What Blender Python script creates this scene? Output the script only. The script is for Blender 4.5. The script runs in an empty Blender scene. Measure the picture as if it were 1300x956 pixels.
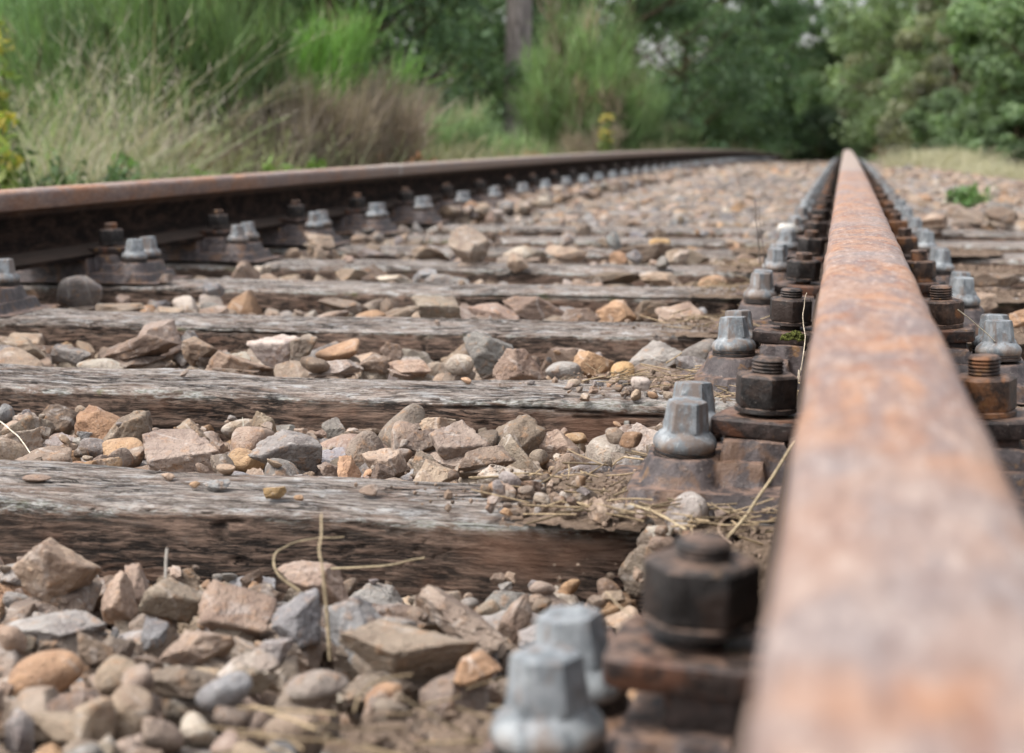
import bpy, bmesh, math, random
import numpy as np
from mathutils import Vector, Matrix, Euler

random.seed(7)
RNG = np.random.default_rng(7)
D = bpy.data
scene = bpy.context.scene
COL = scene.collection

# ------------------------------------------------------------------ camera model (photo px 1300 x 956)
FPX = 2200.0
PITCH = math.atan(268 / FPX)
YAW = math.atan(424 / FPX * math.cos(PITCH))
cF = np.array([-math.sin(YAW) * math.cos(PITCH), math.cos(YAW) * math.cos(PITCH), -math.sin(PITCH)])
cR = np.array([math.cos(YAW), math.sin(YAW), 0.0])
cU = np.cross(cR, cF)
CAM = np.array([0, 0, 0.288])
DIP = 0.00028


def dip(y):
    return -DIP * np.asarray(y, float) ** 2


def proj(p):
    v = np.asarray(p) - CAM
    return 650 + FPX * (v @ cR) / (v @ cF), 433.5 - FPX * (v @ cU) / (v @ cF)


def at_y(px, py, Y):
    d = cF * FPX + cR * (px - 650) + cU * (433.5 - py)
    return CAM + d * (Y / d[1])


# ------------------------------------------------------------------ noise
def _hash(ix, iy, iz, seed):
    h = (ix * 374761393 + iy * 668265263 + iz * 2147483647 + seed * 1274126177) & 0xFFFFFFFF
    h = ((h ^ (h >> 13)) * 1274126177) & 0xFFFFFFFF
    h = ((h ^ (h >> 16)) * 2246822519) & 0xFFFFFFFF
    h = h ^ (h >> 15)
    return (h & 0xFFFFFF) / float(0xFFFFFF) * 2 - 1


def vnoise(p, seed=0):
    p = np.asarray(p, float)
    i = np.floor(p).astype(np.int64)
    f = p - i
    f = f * f * f * (f * (f * 6 - 15) + 10)
    r = 0
    for dx in (0, 1):
        wx = f[..., 0] if dx else 1 - f[..., 0]
        for dy in (0, 1):
            wy = f[..., 1] if dy else 1 - f[..., 1]
            for dz in (0, 1):
                wz = f[..., 2] if dz else 1 - f[..., 2]
                r = r + wx * wy * wz * _hash(i[..., 0] + dx, i[..., 1] + dy, i[..., 2] + dz, seed)
    return r


def fbm(p, oct=4, seed=0, gain=0.5):
    p = np.asarray(p, float)
    a, s, t = 1.0, 0, 0
    for k in range(oct):
        s = s + a * vnoise(p * 2 ** k + 17.3 * k, seed + k * 13)
        t += a
        a *= gain
    return s / t


# ------------------------------------------------------------------ mesh helpers
def mesh_np(name, V, faces, mat=None, col=None, smooth=True, sharp=None):
    """V (n,3); faces: list of arrays (m,3)/(m,4)"""
    me = D.meshes.new(name)
    if not isinstance(faces, (list, tuple)):
        faces = [faces]
    faces = [np.asarray(f, np.int32) for f in faces if len(f)]
    nl = sum(f.size for f in faces)
    npoly = sum(len(f) for f in faces)
    me.vertices.add(len(V))
    me.vertices.foreach_set('co', np.ascontiguousarray(V, np.float32).ravel())
    me.loops.add(nl)
    me.loops.foreach_set('vertex_index', np.concatenate([f.ravel() for f in faces]))
    me.polygons.add(npoly)
    tot = np.concatenate([np.full(len(f), f.shape[1], np.int32) for f in faces])
    st = np.concatenate([[0], np.cumsum(tot)[:-1]]).astype(np.int32)
    me.polygons.foreach_set('loop_start', st)
    me.polygons.foreach_set('loop_total', tot)
    me.polygons.foreach_set('use_smooth', np.full(npoly, smooth, bool))
    me.update(calc_edges=True)
    if col is not None:
        a = me.attributes.new('tint', 'FLOAT_COLOR', 'POINT')
        c = np.ones((len(V), 4), np.float32)
        c[:, :col.shape[1]] = col
        a.data.foreach_set('color', c.ravel())
    if mat:
        for m in (mat if isinstance(mat, (list, tuple)) else [mat]):
            me.materials.append(m)
    if sharp is not None:
        me.set_sharp_from_angle(angle=math.radians(sharp))
    return me


def link(name, data, parent=None, loc=None, rot=None):
    o = D.objects.new(name, data)
    COL.objects.link(o)
    if parent:
        o.parent = parent
    if loc is not None:
        o.location = [float(c) for c in loc]
    if rot is not None:
        o.rotation_euler = rot
    return o


def tag(o, label=None, cat=None, group=None, kind=None):
    if label:
        o['label'] = label
    if cat:
        o['category'] = cat
    if group:
        o['group'] = group
    if kind:
        o['kind'] = kind
    return o


def grid_faces(nu, nv, wrap_v=False):
    i = np.arange(nu - 1)[:, None]
    j = np.arange(nv if wrap_v else nv - 1)[None, :]
    a = i * nv + j
    b = i * nv + (j + 1) % nv
    return np.stack([a, a + nv, b + nv, b], -1).reshape(-1, 4)


class Geo:
    """collects pieces into one mesh"""
    def __init__(s):
        s.V, s.Q, s.T, s.C, s.n = [], [], [], [], 0

    def add(s, V, quads=None, tris=None, col=(1, 1, 1)):
        V = np.asarray(V, float)
        if quads is not None and len(quads):
            s.Q.append(np.asarray(quads) + s.n)
        if tris is not None and len(tris):
            s.T.append(np.asarray(tris) + s.n)
        c = np.asarray(col, float)
        if c.ndim == 1:
            c = np.tile(c, (len(V), 1))
        s.V.append(V)
        s.C.append(c)
        s.n += len(V)

    def mesh(s, name, mat, smooth=True, sharp=None):
        fs = []
        if s.Q:
            fs.append(np.concatenate(s.Q))
        if s.T:
            fs.append(np.concatenate(s.T))
        return mesh_np(name, np.concatenate(s.V), fs, mat, np.concatenate(s.C), smooth, sharp)


def ico(sub):
    bm = bmesh.new()
    bmesh.ops.create_icosphere(bm, subdivisions=sub, radius=1)
    V = np.array([v.co[:] for v in bm.verts])
    T = np.array([[v.index for v in f.verts] for f in bm.faces])
    bm.free()
    return V / np.linalg.norm(V, axis=1)[:, None], T


ICO = {k: ico(k) for k in (1, 2, 3, 4, 5, 6)}


def tube(pts, rad, nseg=6):
    P = np.asarray(pts, float)
    R = np.broadcast_to(np.asarray(rad, float), (len(P),))
    T = np.gradient(P, axis=0)
    T /= np.linalg.norm(T, axis=1)[:, None] + 1e-12
    ref = np.array([0, 0, 1.0]) if abs(T[0, 2]) < .8 else np.array([1.0, 0, 0])
    A = np.cross(T, ref)
    A /= np.linalg.norm(A, axis=1)[:, None] + 1e-12
    B = np.cross(T, A)
    th = np.linspace(0, 2 * np.pi, nseg, endpoint=False)
    V = P[:, None] + R[:, None, None] * (np.cos(th)[None, :, None] * A[:, None] + np.sin(th)[None, :, None] * B[:, None])
    return V.reshape(-1, 3), grid_faces(len(P), nseg, True)


def loft(rings, nseg=36, center=(0, 0), caps=True):
    """rings: (z, rx, ry, sides, power, rot). closed stacked outline; sides 0 = round/superellipse with given power"""
    th = np.linspace(0, 2 * np.pi, nseg, endpoint=False)
    V = []
    for (z, rx, ry, sides, pw, rot) in rings:
        if sides:
            k = np.arange(sides) * 2 * np.pi / sides + rot
            c = np.maximum(np.cos(th[:, None] - k[None]), 0)
            r = (c ** pw).sum(1) ** (-1 / pw)
            V.append(np.stack([rx * r * np.cos(th), ry * r * np.sin(th), np.full(nseg, z)], 1))
        else:
            r = (np.abs(np.cos(th)) ** pw + np.abs(np.sin(th)) ** pw) ** (-1 / pw)
            V.append(np.stack([rx * r * np.cos(th), ry * r * np.sin(th), np.full(nseg, z)], 1))
    n = len(rings)
    Q = grid_faces(n, nseg, True)[:, ::-1]
    V = np.concatenate(V)
    tris = []
    if caps:
        cb, ct = len(V), len(V) + 1
        V = np.concatenate([V, [[0, 0, rings[0][0]], [0, 0, rings[-1][0]]]])
        i = np.arange(nseg)
        j = (i + 1) % nseg
        tris = np.concatenate([np.stack([np.full(nseg, cb), j, i], 1),
                               np.stack([np.full(nseg, ct), (n - 1) * nseg + i, (n - 1) * nseg + j], 1)])
    V[:, 0] += center[0]
    V[:, 1] += center[1]
    return V, Q, tris


# ------------------------------------------------------------------ materials
class NT:
    def __init__(s, name):
        s.m = D.materials.new(name)
        s.m.use_nodes = True
        s.t = s.m.node_tree
        s.t.nodes.clear()
        s.out = s.t.nodes.new('ShaderNodeOutputMaterial')
        s.b = s.t.nodes.new('ShaderNodeBsdfPrincipled')
        s.l(s.b.outputs[0], s.out.inputs[0])

    def l(s, a, b):
        s.t.links.new(a, b)

    def set(s, node, key, val):
        if val is None:
            return
        sock = node.inputs[key]
        if isinstance(val, bpy.types.NodeSocket):
            s.l(val, sock)
        elif isinstance(val, (tuple, list)) and len(val) == 3 and sock.type == 'RGBA':
            sock.default_value = (*val, 1)
        else:
            sock.default_value = val

    def n(s, ty, props=None, **ins):
        nd = s.t.nodes.new('ShaderNode' + ty)
        for k, v in (props or {}).items():
            setattr(nd, k, v)
        for k, v in ins.items():
            s.set(nd, k.replace('_', ' ') if k.replace('_', ' ') in nd.inputs else k, v)
        return nd

    def math(s, op, a, b=None, clamp=False):
        nd = s.t.nodes.new('ShaderNodeMath')
        nd.operation = op
        nd.use_clamp = clamp
        s.set(nd, 0, a)
        s.set(nd, 1, b)
        return nd.outputs[0]

    def vmath(s, op, a, b=None):
        nd = s.t.nodes.new('ShaderNodeVectorMath')
        nd.operation = op
        s.set(nd, 0, a)
        s.set(nd, 1, b)
        return nd.outputs[0]

    def mix(s, f, a, b, blend='MIX'):
        nd = s.t.nodes.new('ShaderNodeMix')
        nd.data_type = 'RGBA'
        nd.blend_type = blend
        s.set(nd, 0, f)
        s.set(nd, 6, a)
        s.set(nd, 7, b)
        return nd.outputs[2]

    def ramp(s, f, lo, hi):
        nd = s.n('MapRange', {'interpolation_type': 'SMOOTHSTEP'})
        s.set(nd, 0, f)
        nd.inputs[1].default_value = lo
        nd.inputs[2].default_value = hi
        return nd.outputs[0]

    def noise(s, vec, scale, detail=4, rough=.55, dist=0):
        nd = s.n('TexNoise')
        s.set(nd, 'Vector', vec)
        nd.inputs['Scale'].default_value = scale
        nd.inputs['Detail'].default_value = detail
        nd.inputs['Roughness'].default_value = rough
        nd.inputs['Distortion'].default_value = dist
        return nd.outputs[0]

    def bump(s, h, strength, dist, prev=None):
        nd = s.n('Bump')
        nd.inputs['Strength'].default_value = strength
        nd.inputs['Distance'].default_value = dist
        s.set(nd, 'Height', h)
        if prev is not None:
            s.set(nd, 'Normal', prev)
        return nd.outputs[0]

    def fin(s, color, rough=.8, metal=0., normal=None, spec=.5):
        s.set(s.b, 'Base Color', color)
        s.set(s.b, 'Roughness', rough)
        s.set(s.b, 'Metallic', metal)
        s.set(s.b, 'Specular IOR Level', spec)
        if normal is not None:
            s.set(s.b, 'Normal', normal)
        return s.m

    def obj(s):
        return s.n('TexCoord').outputs['Object']

    def attr(s, nm='tint'):
        nd = s.n('Attribute')
        nd.attribute_name = nm
        return nd.outputs['Color']


def stone_mat(name, use_attr):
    t = NT(name)
    oi = t.n('ObjectInfo')
    if use_attr:
        base = t.attr()
        vec = t.obj()
    else:
        base = oi.outputs['Color']
        off = t.math('MULTIPLY', oi.outputs['Random'], 37.0)
        vec = t.vmath('ADD', t.obj(), t.n('CombineXYZ', X=off, Y=off, Z=off).outputs[0])
    n1 = t.noise(vec, 28, 5, .6, .6)
    n2 = t.noise(vec, 95, 4, .6)
    n3 = t.noise(vec, 420, 3, .6)
    n4 = t.noise(vec, 48, 4, .65, 1.2)
    c = t.mix(t.ramp(n1, .35, .7), base, t.mix(1.0, base, (.62, .58, .58), 'MULTIPLY'))
    c = t.mix(t.ramp(n2, .52, .72), c, t.mix(.5, c, (.36, .20, .10)))             # iron stain
    c = t.mix(t.math('MULTIPLY', t.ramp(n4, .62, .70), .38), c, (.54, .49, .44))    # pale crust
    c = t.mix(t.math('MULTIPLY', t.ramp(n3, .60, .72), .30), c, (.55, .50, .45))   # pale grains
    c = t.mix(t.math('MULTIPLY', t.ramp(n3, .42, .30), .5), c, (.05, .04, .035))
    w = t.n('TexWave', {'wave_type': 'BANDS', 'bands_direction': 'DIAGONAL'}, Scale=7.0, Distortion=14.0, Detail=3.0)
    t.set(w, 'Vector', vec)
    vein = t.math('MULTIPLY', t.math('MULTIPLY', t.ramp(w.outputs[1], .955, .995), t.ramp(n4, .4, .6)), .25)
    c = t.mix(vein, c, (.62, .58, .54))
    vm = t.ramp(n2, .3, .7)
    h = t.math('ADD', t.math('MULTIPLY', n2, 1.0), t.math('MULTIPLY', n3, .38))
    b = t.bump(h, 1.0, .0048)
    return t.fin(c, .82, 0, b, .3)


def wood_mat():
    t = NT('weathered_sleeper_wood')
    g = t.attr()              # R = top-ness, G = crack, B = random per sleeper
    sep = t.n('SeparateColor')
    t.set(sep, 0, g)
    top, crack, rnd = sep.outputs[0], sep.outputs[1], sep.outputs[2]
    off = t.math('MULTIPLY', rnd, 40.0)
    v0 = t.vmath('ADD', t.obj(), t.n('CombineXYZ', X=off, Y=off, Z=off).outputs[0])
    warp = t.noise(t.vmath('MULTIPLY', v0, (5, 14, 14)), 1.0, 3, .5)
    v0 = t.vmath('ADD', v0, t.n('CombineXYZ', Y=t.math('MULTIPLY', warp, .03), Z=t.math('MULTIPLY', warp, .02)).outputs[0])
    g1 = t.noise(t.vmath('MULTIPLY', v0, (26, 230, 230)), 1.0, 7, .72)
    g2 = t.noise(t.vmath('MULTIPLY', v0, (170, 800, 800)), 1.0, 4, .7)
    g3 = t.noise(t.vmath('MULTIPLY', v0, (11, 30, 30)), 1.0, 6, .68, .5)
    g4 = t.noise(t.vmath('MULTIPLY', v0, (34, 85, 85)), 1.0, 7, .72, .3)
    blot = t.noise(v0, 9.0, 4, .6)
    # side: dark creosoted brown
    side = t.mix(t.ramp(g1, .36, .66), (.036, .025, .019), (.26, .175, .13))
    side = t.mix(t.math('MULTIPLY', t.ramp(g4, .48, .36), .7), side, (.022, .016, .013))
    side = t.mix(t.math('MULTIPLY', t.ramp(blot, .5, .68), .6), side, (.20, .105, .065))
    side = t.mix(t.math('MULTIPLY', t.ramp(g4, .60, .72), .45), side, (.26, .22, .19))
    # top: silvered grey brown
    tp = t.mix(t.ramp(g1, .36, .62), (.085, .060, .046), (.48, .42, .37))
    tp = t.mix(t.math('MULTIPLY', t.ramp(g3, .46, .66), .65), tp, (.25, .165, .12))
    tp = t.mix(t.math('MULTIPLY', t.ramp(g4, .50, .64), .7), tp, (.57, .565, .55))
    tp = t.mix(t.math('MULTIPLY', t.ramp(g2, .50, .38), .6), tp, (.05, .04, .033))
    tf = t.ramp(t.math('ADD', top, t.math('MULTIPLY', t.math('SUBTRACT', g3, .5), .9)), .34, .62)
    c = t.mix(tf, side, tp)
    # lichen band along the worn front arris
    arr = t.math('MULTIPLY', t.ramp(top, .05, .4), t.ramp(top, .98, .65))
    li = t.math('MULTIPLY', arr, t.ramp(t.math('ADD', t.math('MULTIPLY', g4, .65), t.math('MULTIPLY', blot, .35)), .47, .58))
    lcol = t.mix(t.ramp(g2, .4, .6), (.25, .26, .21), (.56, .56, .54))
    c = t.mix(t.math('MULTIPLY', li, .8), c, lcol)
    c = t.mix(t.math('MULTIPLY', t.math('MULTIPLY', arr, t.ramp(t.noise(v0, 21, 3), .6, .72)), .6), c, (.10, .12, .035))
    fis = t.noise(t.vmath('MULTIPLY', v0, (13, 120, 120)), 1.0, 5, .62, .3)
    fl = t.ramp(t.math('ABSOLUTE', t.math('SUBTRACT', fis, .5)), .045, .010)
    fl = t.math('MULTIPLY', fl, t.ramp(t.noise(t.vmath('MULTIPLY', v0, (5, 18, 18)), 1.0, 3), .42, .58))
    crack = t.math('MAXIMUM', crack, fl)
    c = t.mix(t.math('MULTIPLY', crack, .92), c, (.014, .010, .008))
    h = t.math('SUBTRACT', t.math('ADD', g1, t.math('MULTIPLY', g2, .5)), t.math('MULTIPLY', crack, .7))
    b = t.bump(h, 1.0, .0045)
    return t.fin(c, .85, 0, b, .25)


def rail_mat():
    t = NT('rusted_rail_steel')
    sep = t.n('SeparateColor')
    t.set(sep, 0, t.attr())
    hz = sep.outputs[0]     # 1 head, 0 web/foot
    v = t.obj()
    n1 = t.noise(t.vmath('MULTIPLY', v, (1, .55, 1)), 17, 5, .62, .8)
    n2 = t.noise(t.vmath('MULTIPLY', v, (1, .3, 1)), 48, 5, .65, .4)
    n3 = t.noise(v, 260, 4, .65)
    n4 = t.noise(t.vmath('MULTIPLY', v, (1.4, .16, 1.4)), 34, 4, .6)
    n5 = t.noise(t.vmath('MULTIPLY', v, (1, .7, 1)), 4.5, 3, .6)
    n6 = t.noise(t.vmath('MULTIPLY', v, (1, .22, 1)), 210, 4, .7)
    n7 = t.noise(v, 900, 3, .7)
    c = t.mix(t.ramp(n1, .40, .64), (.24, .175, .155), (.38, .195, .11))
    c = t.mix(t.math('MULTIPLY', t.ramp(n2, .47, .66), .7), c, (.41, .265, .19))
    c = t.mix(t.math('MULTIPLY', t.ramp(n4, .52, .66), .65), c, (.20, .155, .15))
    c = t.mix(t.math('MULTIPLY', t.ramp(n2, .45, .33), .6), c, (.27, .11, .055))
    c = t.mix(t.math('MULTIPLY', t.ramp(n5, .50, .64), .5), c, (.27, .235, .225))
    c = t.mix(t.math('MULTIPLY', t.ramp(n6, .53, .66), .6), c, (.48, .38, .32))
    c = t.mix(t.math('MULTIPLY', t.ramp(n6, .47, .33), .6), c, (.15, .085, .06))
    c = t.mix(t.math('MULTIPLY', t.ramp(n3, .60, .74), .35), c, (.50, .36, .27))
    c = t.mix(t.math('MULTIPLY', t.ramp(n3, .42, .30), .45), c, (.11, .06, .045))
    pit = t.ramp(n7, .36, .27)
    c = t.mix(t.math('MULTIPLY', pit, .6), c, (.06, .035, .028))
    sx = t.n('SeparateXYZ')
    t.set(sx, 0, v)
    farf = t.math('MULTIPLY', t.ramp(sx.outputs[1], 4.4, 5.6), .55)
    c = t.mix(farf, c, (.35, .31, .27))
    d = t.mix(t.ramp(n2, .4, .66), (.010, .007, .006), (.036, .022, .016))  # near-black web and foot: shade under the head put into the colour
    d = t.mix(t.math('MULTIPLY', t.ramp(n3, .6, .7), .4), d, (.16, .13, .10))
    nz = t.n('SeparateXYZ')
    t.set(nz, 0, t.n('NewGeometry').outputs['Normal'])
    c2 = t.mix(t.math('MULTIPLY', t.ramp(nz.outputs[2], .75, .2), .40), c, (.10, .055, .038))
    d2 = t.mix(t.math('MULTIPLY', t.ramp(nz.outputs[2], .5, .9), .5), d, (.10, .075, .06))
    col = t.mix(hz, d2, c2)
    b = t.bump(t.math('ADD', t.math('ADD', n3, t.math('MULTIPLY', n2, .8)), t.math('ADD', n6, t.math('MULTIPLY', n7, .6))), .75, .0016)
    return t.fin(col, t.math('SUBTRACT', .95, t.math('MULTIPLY', hz, t.math('SUBTRACT', .42, t.math('MULTIPLY', n1, .3)))), 0.0, b, t.math('ADD', .06, t.math('MULTIPLY', hz, .20)))


def iron_mat(name, dark, mid, rust, amt, seed):
    t = NT(name)
    oi = t.n('ObjectInfo')
    off = t.math('ADD', t.math('MULTIPLY', oi.outputs['Random'], 23.0), seed)
    v = t.vmath('ADD', t.obj(), t.n('CombineXYZ', X=off, Y=off, Z=off).outputs[0])
    n1 = t.noise(v, 32, 5, .62, .5)
    n2 = t.noise(v, 90, 5, .65)
    n3 = t.noise(v, 330, 3, .6)
    c = t.mix(t.ramp(n2, .35, .68), dark, mid)
    c = t.mix(t.math('MULTIPLY', t.ramp(n1, .5, .62), amt), c, rust)
    c = t.mix(t.math('MULTIPLY', t.ramp(t.noise(v, 55, 4), .63, .7), amt * .8), c, (.33, .17, .05))
    c = t.mix(t.math('MULTIPLY', t.ramp(n3, .62, .74), .35), c, (.34, .30, .26))
    nz = t.n('SeparateXYZ')
    t.set(nz, 0, t.n('NewGeometry').outputs['Normal'])
    up = t.math('MULTIPLY', t.ramp(nz.outputs[2], .6, .95), t.ramp(n2, .4, .6))
    c = t.mix(t.math('MULTIPLY', up, .55), c, (.27, .17, .12))
    b = t.bump(t.math('ADD', n2, t.math('MULTIPLY', n3, .5)), .7, .002)
    return t.fin(c, t.math('ADD', t.math('MULTIPLY', n2, .4), .42), .15, b, .4)


def zinc_mat():
    t = NT('dull_zinc_coating')
    oi = t.n('ObjectInfo')
    off = t.math('MULTIPLY', oi.outputs['Random'], 23.0)
    v = t.vmath('ADD', t.obj(), t.n('CombineXYZ', X=off, Y=off, Z=off).outputs[0])
    n1 = t.noise(v, 60, 5, .6, .5)
    n2 = t.noise(v, 210, 4, .65)
    sz = t.n('SeparateXYZ')
    t.set(sz, 0, t.obj())
    c = t.mix(t.ramp(n1, .38, .66), (.14, .155, .165), (.27, .285, .295))
    c = t.mix(t.math('MULTIPLY', t.ramp(n2, .56, .7), .45), c, (.50, .52, .52))
    c = t.mix(t.math('MULTIPLY', t.ramp(n2, .42, .3), .4), c, (.13, .13, .13))
    low = t.ramp(sz.outputs[2], .012, .001)
    c = t.mix(t.math('MULTIPLY', low, t.ramp(n1, .42, .6)), c, (.26, .20, .155))
    n5 = t.noise(t.vmath('MULTIPLY', v, (1, 1, .35)), 75, 5, .65)
    th = t.math('ADD', n5, t.math('MULTIPLY', t.math('SUBTRACT', oi.outputs['Random'], .5), .16))
    c = t.mix(t.math('MULTIPLY', t.ramp(th, .49, .63), .7), c, (.17, .12, .09))
    c = t.mix(t.math('MULTIPLY', t.ramp(th, .46, .34), .5), c, (.40, .42, .42))
    b = t.bump(t.math('ADD', n1, n2), .45, .0014)
    return t.fin(c, .62, .1, b, .4)


def leaf_mat(name, trans=.25):
    t = NT(name)
    a = t.attr()
    t.set(t.b, 'Base Color', a)
    t.set(t.b, 'Roughness', .55)
    t.set(t.b, 'Specular IOR Level', .35)
    tr = t.n('BsdfTranslucent')
    t.set(tr, 0, t.mix(1.0, a, (1.25, 1.35, .8), 'MULTIPLY'))
    ms = t.n('MixShader')
    ms.inputs[0].default_value = trans
    t.l(t.b.outputs[0], ms.inputs[1])
    t.l(tr.outputs[0], ms.inputs[2])
    t.l(ms.outputs[0], t.out.inputs[0])
    return t.m


def bark_mat(name, a, b):
    t = NT(name)
    v = t.vmath('MULTIPLY', t.obj(), (1, 1, .25))
    n = t.noise(v, 22, 5, .6, .4)
    c = t.mix(t.ramp(n, .35, .65), a, b)
    return t.fin(c, .9, 0, t.bump(n, .8, .02), .2)


def ground_mat():
    t = NT('stony_soil')
    v = t.obj()
    n1 = t.noise(v, 3.0, 4, .6)
    n2 = t.noise(v, 40, 5, .65)
    vo = t.n('TexVoronoi', Scale=60.0)
    t.set(vo, 'Vector', v)
    c = t.mix(t.ramp(n2, .3, .7), (.045, .032, .024), (.17, .125, .095))
    c = t.mix(.45, c, t.mix(1.0, c, t.n('CombineXYZ', X=t.math('ADD', vo.outputs['Distance'], .3), Y=t.math('ADD', vo.outputs['Distance'], .28), Z=t.math('ADD', vo.outputs['Distance'], .26)).outputs[0], 'MULTIPLY'))
    sx = t.n('SeparateXYZ')
    t.set(sx, 0, v)
    wob = t.math('MULTIPLY', t.math('SUBTRACT', n1, .5), 1.2)
    lf = t.ramp(t.math('ADD', sx.outputs[0], wob), -2.3, -2.9)
    rt = t.ramp(t.math('ADD', sx.outputs[0], wob), 2.0, 2.9)
    gr = t.math('MAXIMUM', lf, rt)
    grass = t.mix(t.ramp(n2, .35, .65), (.05, .065, .025), (.16, .15, .07))
    c = t.mix(gr, c, grass)
    b = t.bump(t.math('ADD', n2, vo.outputs['Distance']), .8, .02)
    return t.fin(c, .95, 0, b, .2)


def tint_mat(name, rough=.9, bumps=(220, .5, .002)):
    t = NT(name)
    a = t.attr()
    n = t.noise(t.obj(), bumps[0], 4, .6)
    c = t.mix(t.ramp(n, .3, .7), t.mix(1.0, a, (.6, .58, .56), 'MULTIPLY'), a)
    return t.fin(c, rough, 0, t.bump(n, bumps[1], bumps[2]), .25)


M_stone = stone_mat('ballast_stone', False)
M_stones = stone_mat('ballast_stone_mass', True)
M_wood = wood_mat()
M_rail = rail_mat()
M_chair = iron_mat('cast_iron_chair', (.045, .036, .035), (.105, .085, .082), (.20, .105, .05), .45, 1.0)
M_nut = iron_mat('black_rusty_nut', (.015, .0135, .013), (.047, .042, .040), (.13, .07, .045), .2, 5.0)
M_rnut = iron_mat('brown_rusty_nut', (.030, .020, .016), (.10, .060, .042), (.27, .115, .045), .75, 9.0)
M_clip = iron_mat('dark_rusty_clip', (.024, .018, .016), (.075, .052, .045), (.19, .075, .035), .5, 14.0)
M_zinc = zinc_mat()
M_leaf = leaf_mat('leaf', .42)
M_needle = leaf_mat('broom_sprig', .3)
M_straw = tint_mat('dry_straw', .8, (300, .2, .001))
M_soil = tint_mat('soil_crumbs', .95, (160, .9, .004))
M_bark = bark_mat('pine_bark', (.17, .145, .135), (.38, .33, .31))
M_twig = bark_mat('brown_twig', (.05, .038, .025), (.15, .115, .07))
M_ground = ground_mat()
M_moss = tint_mat('moss', .95, (500, 1.0, .003))

# ------------------------------------------------------------------ sleepers
SY = [.735, 1.37, 1.985, 2.59, 3.19, 3.78, 4.36, 4.94, 5.52]
while SY[-1] < 34:
    SY.append(SY[-1] + .595 + random.uniform(-.02, .02))
SROT = [.0, .016, .006, .008, .006, .002, -.004, .004, .0]
SLEN, SX0 = 2.6, -2.03
SW = 0.20
SWS = {1: .156, 2: .16, 3: .18}
SOFF = {1: -.03, 2: -.065, 3: -.02}      # timbers lie slightly off the chair centres


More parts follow.
